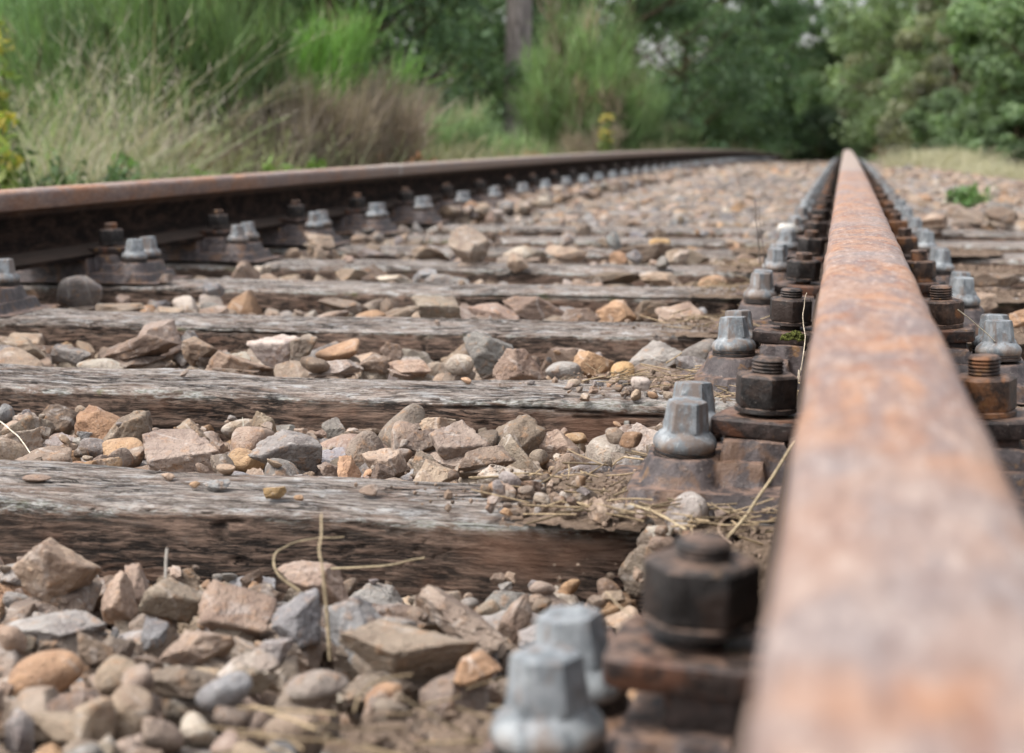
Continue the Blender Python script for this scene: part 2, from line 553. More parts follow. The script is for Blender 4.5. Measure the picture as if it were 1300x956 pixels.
def make_sleeper(i, dense):
    L0, L1 = SX0 + random.uniform(-.02, .02), SX0 + SLEN + random.uniform(-.02, .02)
    if dense:
        lo = max(L0, -.52 * SY[i] - .1)
        xs = np.concatenate([np.arange(L0, lo, .02), np.arange(lo, .12, .0028), np.arange(.12, L1, .015), [L1]])
        dv = .0026
    else:
        xs = np.concatenate([np.arange(L0, L1, .02 if SY[i] < 9 else .08), [L1]])
        dv = .008 if SY[i] < 9 else .03
    w, h, r = SWS.get(i, SW) / 2, .13, .012
    # outline: bottom-front -> up the front -> top -> down the back -> bottom
    prof = [(-w, -h), (-w, -r)] + [(-w + r - r * math.cos(a), -r + r * math.sin(a)) for a in np.linspace(0, math.pi / 2, 6)] + \
           [(w - r + r * math.sin(a), -r + r * math.cos(a)) for a in np.linspace(0, math.pi / 2, 6)] + [(w, -r), (w, -h)]
    prof = np.array(prof)
    seg = np.linalg.norm(np.diff(prof, axis=0), axis=1)
    s = np.concatenate([[0], np.cumsum(seg)])
    ns = int(s[-1] / dv)
    sv = np.linspace(0, s[-1], ns)
    py, pz = np.interp(sv, s, prof[:, 0]), np.interp(sv, s, prof[:, 1])
    ny = np.clip(py / w, -1, 1)
    ny = np.where(pz < -r, np.sign(py), np.where(np.abs(py) > w - r, (py - np.sign(py) * (w - r)) / r, 0))
    nz = np.sqrt(np.clip(1 - ny ** 2, 0, 1))
    nz[pz < -r] = 0
    X, S = np.meshgrid(xs, sv, indexing='ij')
    Y = np.broadcast_to(py, X.shape).copy()
    Z = np.broadcast_to(pz, X.shape).copy()
    seed = 100 + i * 7
    one = np.ones_like(X)
    # long grain ridges, cracks, worn arris
    q = fbm(np.stack([X * 2.5, S * 16, one * seed], -1), 3, seed)
    g = fbm(np.stack([X * 9 + q, S * 150 + 2.5 * q, one * (seed + .5)], -1), 3, seed + 1)
    ck = fbm(np.stack([X * 4, S * 60 + 3.0 * q, one * (seed + .3)], -1), 2, seed + 2)
    mask = fbm(np.stack([X * 3.2, S * 12, one * (seed + .7)], -1), 2, seed + 3)
    crack = .75 * np.clip(1 - np.abs(ck) / .035, 0, 1) * np.clip((mask + .12) * 3, 0, 1)
    ck2 = fbm(np.stack([X * 5, S * 130 + 5 * q, one * (seed + .9)], -1), 2, seed + 5)
    crack = np.maximum(crack, .35 * np.clip(1 - np.abs(ck2) / .07, 0, 1) * np.clip((.25 - mask) * 2, 0, 1))
    rs_ = np.random.default_rng(seed)
    tot_s = s[-1]
    for k in range(9 if dense else 4):
        sc = rs_.uniform(.25, .66) * tot_s
        xc, hl = rs_.uniform(-1.1, .1) if dense else rs_.uniform(-1.9, .4), rs_.uniform(.10, .34)
        wob = .007 * vnoise(np.stack([X * 6, one * k, one * seed], -1), 3) + .0015 * vnoise(np.stack([X * 60, one * k, one * seed], -1), 4)
        wd = (.0016 if dense else .004) * rs_.uniform(.8, 1.7)
        win = np.clip((1 - ((X - xc) / hl) ** 2) * 2.2, 0, 1)
        crack = np.maximum(crack, np.exp(-((S - sc - wob) / wd) ** 2) * win)
    arris = np.exp(-((np.abs(np.broadcast_to(py, X.shape)) - w) / .03) ** 2) * np.exp(-(np.broadcast_to(pz, X.shape) / .03) ** 2)
    wear = np.clip(fbm(np.stack([X * 4, one * seed, one], -1), 3, seed + 4) + .35, 0, 1)
    broad = fbm(np.stack([X * 6, S * 10, one * seed], -1), 3, seed + 8)
    disp = .0014 * g - .006 * crack - arris * wear * .012 + .003 * broad
    Y += ny * disp
    Z += nz * disp
    ends = np.clip(1 - np.minimum(X - L0, L1 - X) / .01, 0, 1)
    V = np.stack([X, Y, Z], -1).reshape(-1, 3)
    F = grid_faces(len(xs), ns)
    topn = np.clip(nz * 1.0 + np.clip((pz + .028) / .028, 0, 1) * .35 * (np.abs(py) > w - .001), 0, 1)
    colr = np.stack([np.broadcast_to(topn, X.shape), np.clip(crack, 0, 1), one * random.random()], -1).reshape(-1, 3)
    # end caps and underside
    T = []
    for e in (0, len(xs) - 1):
        base = e * ns
        c = len(V)
        V = np.concatenate([V, [[xs[e], 0, -.06]]])
        colr = np.concatenate([colr, [[0, 0, colr[0, 2]]]])
        k = np.arange(ns - 1)
        tri = np.stack([np.full(ns - 1, c), base + k, base + k + 1], 1)
        tri = np.concatenate([tri, [[c, base + ns - 1, base]]])
        T.append(tri if e == 0 else tri[:, ::-1])
    a0 = (len(xs) - 1) * ns
    me = mesh_np('wooden_sleeper', V, [np.concatenate([F[:, ::-1], [[0, ns - 1, a0 + ns - 1, a0]]])[:, ::-1], np.concatenate(T)], M_wood, colr)
    return me


ORD = ['nearest', 'second', 'third', 'fourth', 'fifth', 'sixth', 'seventh', 'eighth', 'ninth', 'tenth', 'eleventh', 'twelfth', 'thirteenth', 'fourteenth', 'fifteenth', 'sixteenth']
SLAB = {0: 'weathered sleeper almost buried under loose stones at the bottom of the view',
        1: 'nearest clearly seen sleeper, silvered grey top, dark brown face, small stones lying on it',
        2: 'second sleeper back, sharply lit, deeply cracked, pale lichen along its front edge',
        3: 'third sleeper back, grey cracked top with stones piled against its face',
        4: 'fourth sleeper back, flat grey top reaching the nearest chair of the left rail',
        5: 'fifth sleeper back, thin grey band with one big upright stone standing on it'}
farmesh = None
for i, y in enumerate(SY):
    if i <= 8:
        me = make_sleeper(i, i <= 4)
    elif i < 13:
        me = make_sleeper(i, False)
    else:
        if farmesh is None:
            farmesh = make_sleeper(i, False)
        me = farmesh
    o = link('wooden_sleeper', me, None, (0, y + SOFF.get(i, 0), float(dip(y)) - (.03 if i == 0 else 0)), (0, 0, SROT[i] if i < len(SROT) else random.uniform(-.006, .006)))
    if i > 4:
        o.location.z += random.uniform(-.016, -.004)
    if i in SLAB:
        tag(o, SLAB[i], 'sleeper', 'wooden sleepers across the track')
    elif i < 12:
        tag(o, f'{ORD[i-1]} sleeper back from the camera, blurred grey band half covered by stones', 'sleeper', 'wooden sleepers across the track')
    else:
        tag(o, 'distant sleeper buried among blurred stones near the far end of the track', 'sleeper', 'distant sleepers')

# ------------------------------------------------------------------ rails
RC = .026       # chair centre of right rail
LC = -1.493     # chair centre of left rail


def make_rail(cx, sgn, y0, y1):
    """flat-bottom rail leaning 1:20 toward the track centre (sgn -1 leans to -x)"""
    half = [(.0625, .044), (.0625, .053), (.055, .057), (.018, .068), (.009, .080), (.0075, .10), (.0085, .130), (.014, .142),
            (.034, .148), (.036, .152), (.036, .170), (.0345, .177), (.030, .1815), (.022, .1835), (.010, .184)]
    prof = [(-x, z) for x, z in half] + [(x, z) for x, z in half[::-1]]
    P = np.array(prof)
    P[:, 0] = P[:, 0] + sgn * (P[:, 1] - .044) * .05
    hz = np.clip((np.array(prof)[:, 1] - .140) / .006, 0, 1)
    ys = np.concatenate([np.arange(y0, 6, .025), np.arange(6, y1, .4), [y1]])
    n = len(P)
    V = np.zeros((len(ys), n, 3))
    V[:, :, 0] = cx + P[None, :, 0]
    V[:, :, 1] = ys[:, None]
    V[:, :, 2] = P[None, :, 1] + dip(ys)[:, None]
    wv = vnoise(np.stack([V[:, :, 1] * 14, V[:, :, 0] * 30, V[:, :, 2] * 0], -1), 3) * .0010
    V[:, :, 0] += wv * (hz[None] > .5)
    col = np.zeros((len(ys), n, 3))
    col[:, :, 0] = hz
    F = grid_faces(len(ys), n, True)
    V = V.reshape(-1, 3)
    k = len(V) - n
    caps = []
    me = mesh_np('rail', V, [F], M_rail, col.reshape(-1, 3), True, 35)
    return me


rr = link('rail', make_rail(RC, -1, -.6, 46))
tag(rr, 'right rail with blotchy orange and grey rusted top running straight away from the camera', 'rail')
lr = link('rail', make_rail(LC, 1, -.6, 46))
tag(lr, 'left rail with dark shadowed web and rusty pink head below the bushes', 'rail')
# pale weld bead on the left rail
g = Geo()
yb = 5.62
half = [(.0365, .150), (.0372, .170), (.0357, .1778), (.031, .1825), (.020, .1846), (0, .1849)]
prof = [(-x, z) for x, z in half] + [(x, z) for x, z in half[::-1][1:]]
P = np.array(prof)
V = np.zeros((4, len(P), 3))
for k, (dy, e) in enumerate([(-.011, -.0015), (-.007, .0006), (.007, .0006), (.011, -.0015)]):
    V[k, :, 0] = LC + P[:, 0] * (1 + e * 25) + (P[:, 1] - .044) * .05
    V[k, :, 1] = yb + dy
    V[k, :, 2] = P[:, 1] + e + dip(yb)
g.add(V.reshape(-1, 3), grid_faces(4, len(P)), col=(.45, .42, .38))
o = link('weld_bead', g.mesh('weld_bead', tint_mat('weld_metal')), lr)
o['label'] = 'pale vertical weld bead across the rail head'

# ------------------------------------------------------------------ rail chairs
NUTX, SCX = .0835, .144


def sstep(x, a, b):
    t = np.clip((x - a) / (b - a), 0, 1)
    return t * t * (3 - 2 * t)


def chair_base_mesh(step):
    xs = np.arange(-.215, .2151, step)
    ys = np.arange(-.098, .0981, step)
    X, Y = np.meshgrid(xs, ys, indexing='ij')
    ax, ay = np.abs(X), np.abs(Y)
    edge = ((ax / .192) ** 8 + (ay / .092) ** 8) ** (1 / 8)
    z = .016 * (1 - sstep(edge, .965, 1.0))
    seat = .0435 * (1 - sstep(ax, .064, .069)) * (1 - sstep(ay, .074, .082))
    z = np.maximum(z, seat)
    # screw boss: truncated rounded pyramid
    bx, by = (ax - SCX) / .030, Y / .062
    e = (np.abs(bx) ** 3 + np.abs(by) ** 3) ** (1 / 3)
    boss = .036 - np.clip(e - 1, 0, 9) * .036 / .36
    boss = np.where(e > 1.36, 0, boss)
    lobes = np.minimum(np.hypot(ax - SCX, Y - .034), np.hypot(ax - SCX, Y + .034))
    boss = np.maximum(boss, .0365 * (1 - sstep(lobes, .027, .034)) )
    z = np.maximum(z, boss)
    jaw = (.049 + .0) * (1 - sstep(np.abs(ax - .090), .024, .030)) * (1 - sstep(ay, .040, .048))
    z = np.maximum(z, jaw)
    rib = .034 * (1 - sstep(np.abs(ax - .112), .03, .036)) * (1 - sstep(ay, .050, .064))
    z = np.maximum(z, rib)
    n = fbm(np.stack([X * 60, Y * 60, X * 0], -1), 3, 5)
    z = z + .0012 * n * (z > .004)
    V = np.stack([X, Y, z], -1).reshape(-1, 3)
    me = mesh_np('chair_casting', V, [grid_faces(len(xs), len(ys))], M_chair, None, True, 50)
    return me


def geo_of(pieces, name, mat, sharp=35):
    g = Geo()
    for V, Q, T in pieces:
        g.add(V, Q, T)
    return g.mesh(name, mat, True, sharp)


def screw_mesh():
    hx, p = .0168, 60
    r = [(0, .0255, .0255, 0, 2, 0), (.002, .0270, .0270, 0, 2, 0), (.0052, .0272, .0272, 0, 2, 0), (.0085, .0255, .0255, 0, 2, 0),
         (.0115, .0222, .0222, 0, 2, 0), (.0135, .0192, .0192, 0, 2, 0),
         (.0142, .0178, .0178, 6, 16, 0), (.0155, .0172, .0172, 6, p, 0), (.034, .0150, .0150, 6, p, 0), (.0362, .0143, .0143, 6, p, 0),
         (.037, .0128, .0128, 6, p, 0)]
    return geo_of([loft(r, 48)], 'coach_screw', M_zinc, 40)


def screw_hole_mesh():
    return geo_of([loft([(0, .0022, .0022, 0, 2, 0), (.0006, .0022, .0022, 0, 2, 0)], 12)], 'hole', M_nut)


def washer_mesh():
    r = [(0, .0255, .0255, 0, 2, 0), (.0006, .0265, .0265, 0, 2, 0), (.0030, .0265, .0265, 0, 2, 0), (.0034, .0250, .0250, 0, 2, 0),
         (.0037, .0245, .0245, 0, 2, 0), (.0041, .0262, .0262, 0, 2, 0), (.0062, .0262, .0262, 0, 2, 0), (.0066, .0240, .0240, 0, 2, 0)]
    return geo_of([loft(r, 40)], 'spring_washer', M_nut, 40)


def nut_mesh(mat):
    R, p = .0225, 70
    r = [(0, .0215, .0215, 6, p, .3), (.0015, R, R, 6, p, .3), (.0235, R, R, 6, p, .3), (.0255, .0205, .0205, 6, 18, .3), (.0262, .016, .016, 0, 2, .3)]
    w = [(-.0045, .0235, .0235, 0, 2, 0), (-.004, .0245, .0245, 0, 2, 0), (-.0008, .0245, .0245, 0, 2, 0), (-.0002, .0235, .0235, 0, 2, 0)]
    return geo_of([loft(r, 48), loft(w, 36)], 'nut', mat, 35)


def bolt_mesh(mat):
    r = [(-.03, .0115, .0115, 0, 2, 0)]
    for k in range(5):
        z = .0265 + k * .0028
        r += [(z, .0112, .0112, 0, 2, 0), (z + .0014, .0128, .0128, 0, 2, 0)]
    r += [(.0415, .0105, .0105, 0, 2, 0)]
    return geo_of([loft(r, 24)], 'clamp_bolt', mat, 60)


def clip_mesh():
    def bx(x0, x1, y0, y1, z0, z1):
        cx, cy, hx, hy = (x0 + x1) / 2, (y0 + y1) / 2, (x1 - x0) / 2, (y1 - y0) / 2
        V, Q, T = loft([(z0, hx * .97, hy * .97, 0, 9, 0), (z0 + .0015, hx, hy, 0, 9, 0), (z1 - .002, hx, hy, 0, 9, 0), (z1, hx * .95, hy * .95, 0, 9, 0)], 40, (cx, cy))
        return V, Q, T
    return geo_of([bx(-.038, .034, -.034, .034, -.0185, -.0048), bx(-.012, .026, -.026, .026, -.04, -.0184)], 'clip', M_clip, 40)


ME = dict(base=chair_base_mesh(.0026), base_lo=chair_base_mesh(.008), screw=screw_mesh(), washer=washer_mesh(), nut=nut_mesh(M_nut), rnut=nut_mesh(M_rnut),
          bolt=bolt_mesh(M_rnut), dbolt=bolt_mesh(M_nut), clip=clip_mesh(), hole=screw_hole_mesh())


def make_chair(loc, label, group, full=True, inner=-1, rot=0.0):
    root = link('rail_chair', None, None, loc, (0, 0, rot))
    tag(root, label, 'rail chair', group)
    link('base_casting', ME['base' if full else 'base_lo'], root)
    for s in (-1, 1):
        for t in (-1, 1):
            a = random.uniform(0, 1.0)
            dz = random.uniform(-.001, .0025)
            w = link('coach_screw', ME['screw'], root, (s * SCX, t * .035, .0425 + dz), (random.gauss(0, .04), random.gauss(0, .04), a))
            w.scale = (.92, .92, random.uniform(.98, 1.05))
            if full:
                ws = link('washer', ME['washer'], w, (0, 0, -.0066))
        nx = s * NUTX
        out = (s != inner)
        tilt = (random.uniform(-.02, .02), -s * .03, random.uniform(-.3, .3))
        b = link('clamp_bolt', ME['bolt' if out or loc[1] > 2.3 else 'dbolt'], root, (nx, random.uniform(-.004, .004), .0685 + (.006 if out else 0) + (.017 if loc[1] < 1 else 0)), tilt)
        link('nut', ME['rnut' if out else 'nut'], b, (0, 0, 0 if out else (.007 if loc[1] < 1 else random.uniform(.002, .006))), (0, 0, random.uniform(-.5, .5)))
        if full:
            link('clip', ME['clip'], b, (0, 0, 0), (0, 0, random.uniform(-.06, .06)))
            b.children[-1].scale = (-s, 1, 1) if s > 0 else (1, 1, 1)
    return root


def joined_chair():
    g_parts = []
    bm = bmesh.new()
    mats = [M_chair, M_zinc, M_nut]
    def put(me, M, mi):
        b2 = bmesh.new()
        b2.from_mesh(me)
        b2.transform(M)
        tmp = D.meshes.new('t')
        b2.to_mesh(tmp)
        b2.free()
        n0 = len(bm.faces)
        bm.from_mesh(tmp)
        bm.faces.ensure_lookup_table()
        for f in bm.faces[n0:]:
            f.material_index = mi
        D.meshes.remove(tmp)
    put(ME['base_lo'], Matrix(), 0)
    for s in (-1, 1):
        for t in (-1, 1):
            put(ME['screw'], Matrix.Translation((s * SCX, t * .034, .0425)), 1)
        put(ME['nut'], Matrix.Translation((s * NUTX, 0, .0685)), 2)
        put(ME['clip'], Matrix.Translation((s * NUTX, 0, .0685)), 2)
        put(ME['bolt'], Matrix.Translation((s * NUTX, 0, .0685)), 2)
    me = D.meshes.new('rail_chair')
    bm.to_mesh(me)
    bm.free()
    for m in mats:
        me.materials.append(m)
    me.set_sharp_from_angle(angle=math.radians(40))
    return me


FARCHAIR = joined_chair()
NEARLAB = ['rusty chair under the right rail closest to the camera, strongly blurred grey and black bolts',
           'rusty chair with pale screws and round grey pebble beside it, right rail at nearest sleeper',
           'sharp rusty chair with bright zinc screws where right rail crosses the second sleeper']
for i, y in enumerate(SY):
    for side, cx, inn in (('right', RC, -1), ('left', LC, 1)):
        if side == 'left' and y < 2.4:
            continue
        loc = (cx, y, float(dip(y)) + (.001 if i <= 8 else .0) - (.014 if i == 0 else 0))
        if y < 8.5:
            k = i - 1
            if side == 'right' and i < 3:
                lab = NEARLAB[i]
            else:
                lab = f'rusty rail chair with paired grey screws where {side} rail crosses {ORD[max(k,0)]} sleeper back'
            make_chair(loc, lab, f'rail chairs along the {side} rail', y < 6.0, inn, random.uniform(-.02, .02))
        else:
            o = link('rail_chair', FARCHAIR, None, loc)
            tag(o, f'distant rail chair, one of a blurred grey row of bolts beside the {side} rail', 'rail chair', f'distant chairs along the {side} rail')

# ------------------------------------------------------------------ stones
def stone_shape(U, rng, kind='block', n=None):
    """radial polytope with softened edges, unit size"""
    if kind == 'round':
        n = n or 14
        pw = rng.uniform(4, 7)
    else:
        n = n or rng.integers(7, 12)
        pw = rng.uniform(45, 110)
        if kind == 'facet':
            n = rng.integers(4, 8)
            pw = rng.uniform(70, 140)
    N = rng.normal(size=(n, 3))
    N /= np.linalg.norm(N, axis=1)[:, None]
    N = np.concatenate([N, [[1, 0, 0], [-1, 0, 0], [0, 1, 0], [0, -1, 0], [0, 0, 1], [0, 0, -1]] + rng.normal(size=(6, 3)) * .25])
    N /= np.linalg.norm(N, axis=1)[:, None]
    dd = rng.uniform(.62, 1.0, len(N))
    dd[n:] = rng.uniform(.85, 1.05, 6)
    dot = np.maximum(U @ N.T, 1e-4) / dd[None]
    r = (dot ** pw).sum(1) ** (-1 / pw)
    V = U * r[:, None]
    o = rng.uniform(0, 50, 3)
    amp = .035 if kind == 'round' else (.04 if kind == 'facet' else .06)
    V = V * (1 + amp * fbm(V * 2.2 + o, 3, 3) + (.0 if kind == 'round' else .028 * fbm(V * 6 + o, 3, 4)))[:, None]
    if kind != 'round':
        # conchoidal ledges
        q = fbm(V * 3.1 + o + 9, 2, 6)
        V = V * (1 - .05 * np.clip(q * 6, 0, 1))[:, None]
    return V


def rot_rand(rng):
    q = rng.normal(size=4)
    q /= np.linalg.norm(q)
    w, x, y, z = q
    return np.array([[1 - 2 * (y * y + z * z), 2 * (x * y - z * w), 2 * (x * z + y * w)],
                     [2 * (x * y + z * w), 1 - 2 * (x * x + z * z), 2 * (y * z - x * w)],
                     [2 * (x * z - y * w), 2 * (y * z + x * w), 1 - 2 * (x * x + y * y)]])


PAL = {'tan': (.345, .262, .192), 'pinkish': (.305, .232, .178), 'grey': (.255, .23, .21), 'orange': (.39, .25, .15), 'brown': (.20, .148, .11),
       'pale': (.42, .36, .30), 'blue grey': (.25, .245, .24), 'yellow': (.46, .31, .15), 'greybrown': (.27, .215, .168), 'white': (.6, .57, .54)}
PNAMES = ['tan', 'pinkish', 'grey', 'orange', 'brown', 'pale', 'blue grey', 'greybrown']
PW = np.array([.2, .17, .16, .08, .12, .09, .05, .2])
PW /= PW.sum()


def tint(nm, rng):
    c = np.array(PAL[nm]) * rng.uniform(.82, 1.32)
    return np.clip(c * rng.uniform(.97, 1.03, 3), 0, 1)


CELL = .005
GX0, GX1, GY0, GY1 = -1.72, .95, .62, 6.2
NXG, NYG = int((GX1 - GX0) / CELL), int((GY1 - GY0) / CELL)
gx = GX0 + (np.arange(NXG) + .5) * CELL
gy = GY0 + (np.arange(NYG) + .5) * CELL
GXX, GYY = np.meshgrid(gx, gy, indexing='ij')
BED = -.092
H = np.full((NXG, NYG), BED)
LOCK = np.zeros((NXG, NYG), bool)     # cells of hand-placed stones
IDM = np.full((NXG, NYG), -1, np.int32)
sl = np.zeros_like(LOCK)
for i, y in enumerate(SY):
    if y > 7:
        break
    rot = SROT[i] if i < len(SROT) else 0
    on = (np.abs(GYY - (y + SOFF.get(i, 0) + GXX * rot)) < SWS.get(i, SW) / 2) & (GXX > SX0) & (GXX < SX0 + SLEN)
    sl |= on
    H[on] = -.03 if i == 0 else 0
for cx in (RC, LC):
    for y in SY[:10]:
        on = (np.abs(GXX - cx) < .21) & (np.abs(GYY - y) < .095)
        H[on] = np.maximum(H[on], .03)
        H[(np.abs(np.abs(GXX - cx) - SCX) < .035) & (np.abs(GYY - y) < .07)] = .085
        H[(np.abs(np.abs(GXX - cx) - NUTX) < .035) & (np.abs(GYY - y) < .045)] = .11
    on = np.abs(GXX - cx) < .066
    H[on] = .19

stones = []          # dict(V local verts lowres pts, pos, kind, seed, col, ...)


def foot(V, x, y):
    ix = ((x + V[:, 0] - GX0) / CELL).astype(int)
    iy = ((y + V[:, 1] - GY0) / CELL).astype(int)
    ok = (ix >= 0) & (ix < NXG) & (iy >= 0) & (iy < NYG)
    return ix, iy, ok


def put_stone(V, x, y, z, rec):
    ix, iy, ok = foot(V, x, y)
    ix, iy, zz = ix[ok], iy[ok], z + V[ok, 2]
    od = np.argsort(zz)
    ix, iy, zz = ix[od], iy[od], zz[od]
    up = zz > H[ix, iy]
    H[ix[up], iy[up]] = zz[up]
    IDM[ix[up], iy[up]] = len(stones)
    if rec.get('hero'):
        LOCK[ix, iy] = True
    rec.update(pos=(x, y, z))
    stones.append(rec)


U4, T4 = ICO[4]


def spec(rng, hx, hy, hz, kind):
    """stone record: seed decides the shape, M the local transform"""
    return dict(seed=int(rng.integers(1 << 30)), kind=kind, dims=(hx, hy, hz))


def build_pts(rec, sub):
    rng = np.random.default_rng(rec['seed'])
    V = stone_shape(ICO[sub][0], rng, rec['kind'])
    if 'R' in rec:
        V = V * np.array(rec['pre'])
        V = V @ rec['R'].T
        lo, hi = V.min(0), V.max(0)
    else:
        V = V @ rot_rand(rng).T
        V = V * np.array([1, 1, 1])
    lo, hi = V.min(0), V.max(0)
    V = (V - (lo + hi) / 2)
    if rec.get('fit'):
        V = V / ((hi - lo) / 2) * np.array(rec['dims'])
        a = rec.get('roll', 0)
        if a:
            c, s = math.cos(a), math.sin(a)
            V = V @ np.array([[c, 0, -s], [0, 1, 0], [s, 0, c]])
    else:
        V = V / (hi - lo).max() * 2 * np.array(rec['dims'])[0]
    return V


def fill(n, xr, yr, size, cap, seed, tries=5, kinds=('block',), sub=3, skipsl=True, mask=None):
    rng = np.random.default_rng(seed)
    got = 0
    for _ in range(n):
        s = float(np.clip(rng.lognormal(math.log(size[0]), size[1]), size[2], size[3]))
        kind = kinds[rng.integers(len(kinds))]
        rec = dict(seed=int(rng.integers(1 << 30)), kind=kind, dims=(s, s, s), R=rot_rand(rng) if rng.random() < .3 else None, pre=(1, rng.uniform(.6, .95), rng.uniform(.42, .8)))
        if rec['R'] is None:
            a = rng.uniform(0, 6.28)
            tx, ty = rng.normal(0, .3, 2)
            rec['R'] = np.array((Euler((tx, ty, a)).to_matrix()))
        V = build_pts(rec, sub)
        best = None
        for _t in range(tries):
            x, y = rng.uniform(*xr), rng.uniform(*yr)
            ix, iy, ok = foot(V, x, y)
            if ok.mean() < .7:
                continue
            ix, iy = ix[ok], iy[ok]
            if LOCK[ix, iy].mean() > .12:
                continue
            if skipsl and sl[ix, iy].mean() > .16:
                continue
            lowm = V[ok, 2] < 0
            need = H[ix[lowm], iy[lowm]] - V[ok, 2][lowm]
            z = np.percentile(need, 80)
            sc = z + V[:, 2].max()
            if sc > cap(x, y):
                continue
            if best is None or z < best[0]:
                best = (z, x, y)
        if best is None:
            continue
        z, x, y = best
        rec['col'] = PNAMES[rng.choice(len(PNAMES), p=PW)]
        rec['tint'] = tint(rec['col'], rng)
        put_stone(V, x, y, z, rec)
        got += 1
    return got


def bayx(y):
    return (-.53 * y - .09, -.075)


# 1) bottom layer
for b in range(0, 8):
    y0, y1 = SY[b] + SOFF.get(b, 0) + SWS.get(b, SW) / 2 - .015, SY[b + 1] + SOFF.get(b + 1, 0) - SWS.get(b + 1, SW) / 2 + .015
    area = (y1 - y0) * (.53 * y0)
    n = int(min(area * 1500, 520))
    if b < 4:
        fill(n, bayx(y1), (y0, y1), (.021, .30, .011, .034), lambda x, y: -.036, 20 + b, tries=4)

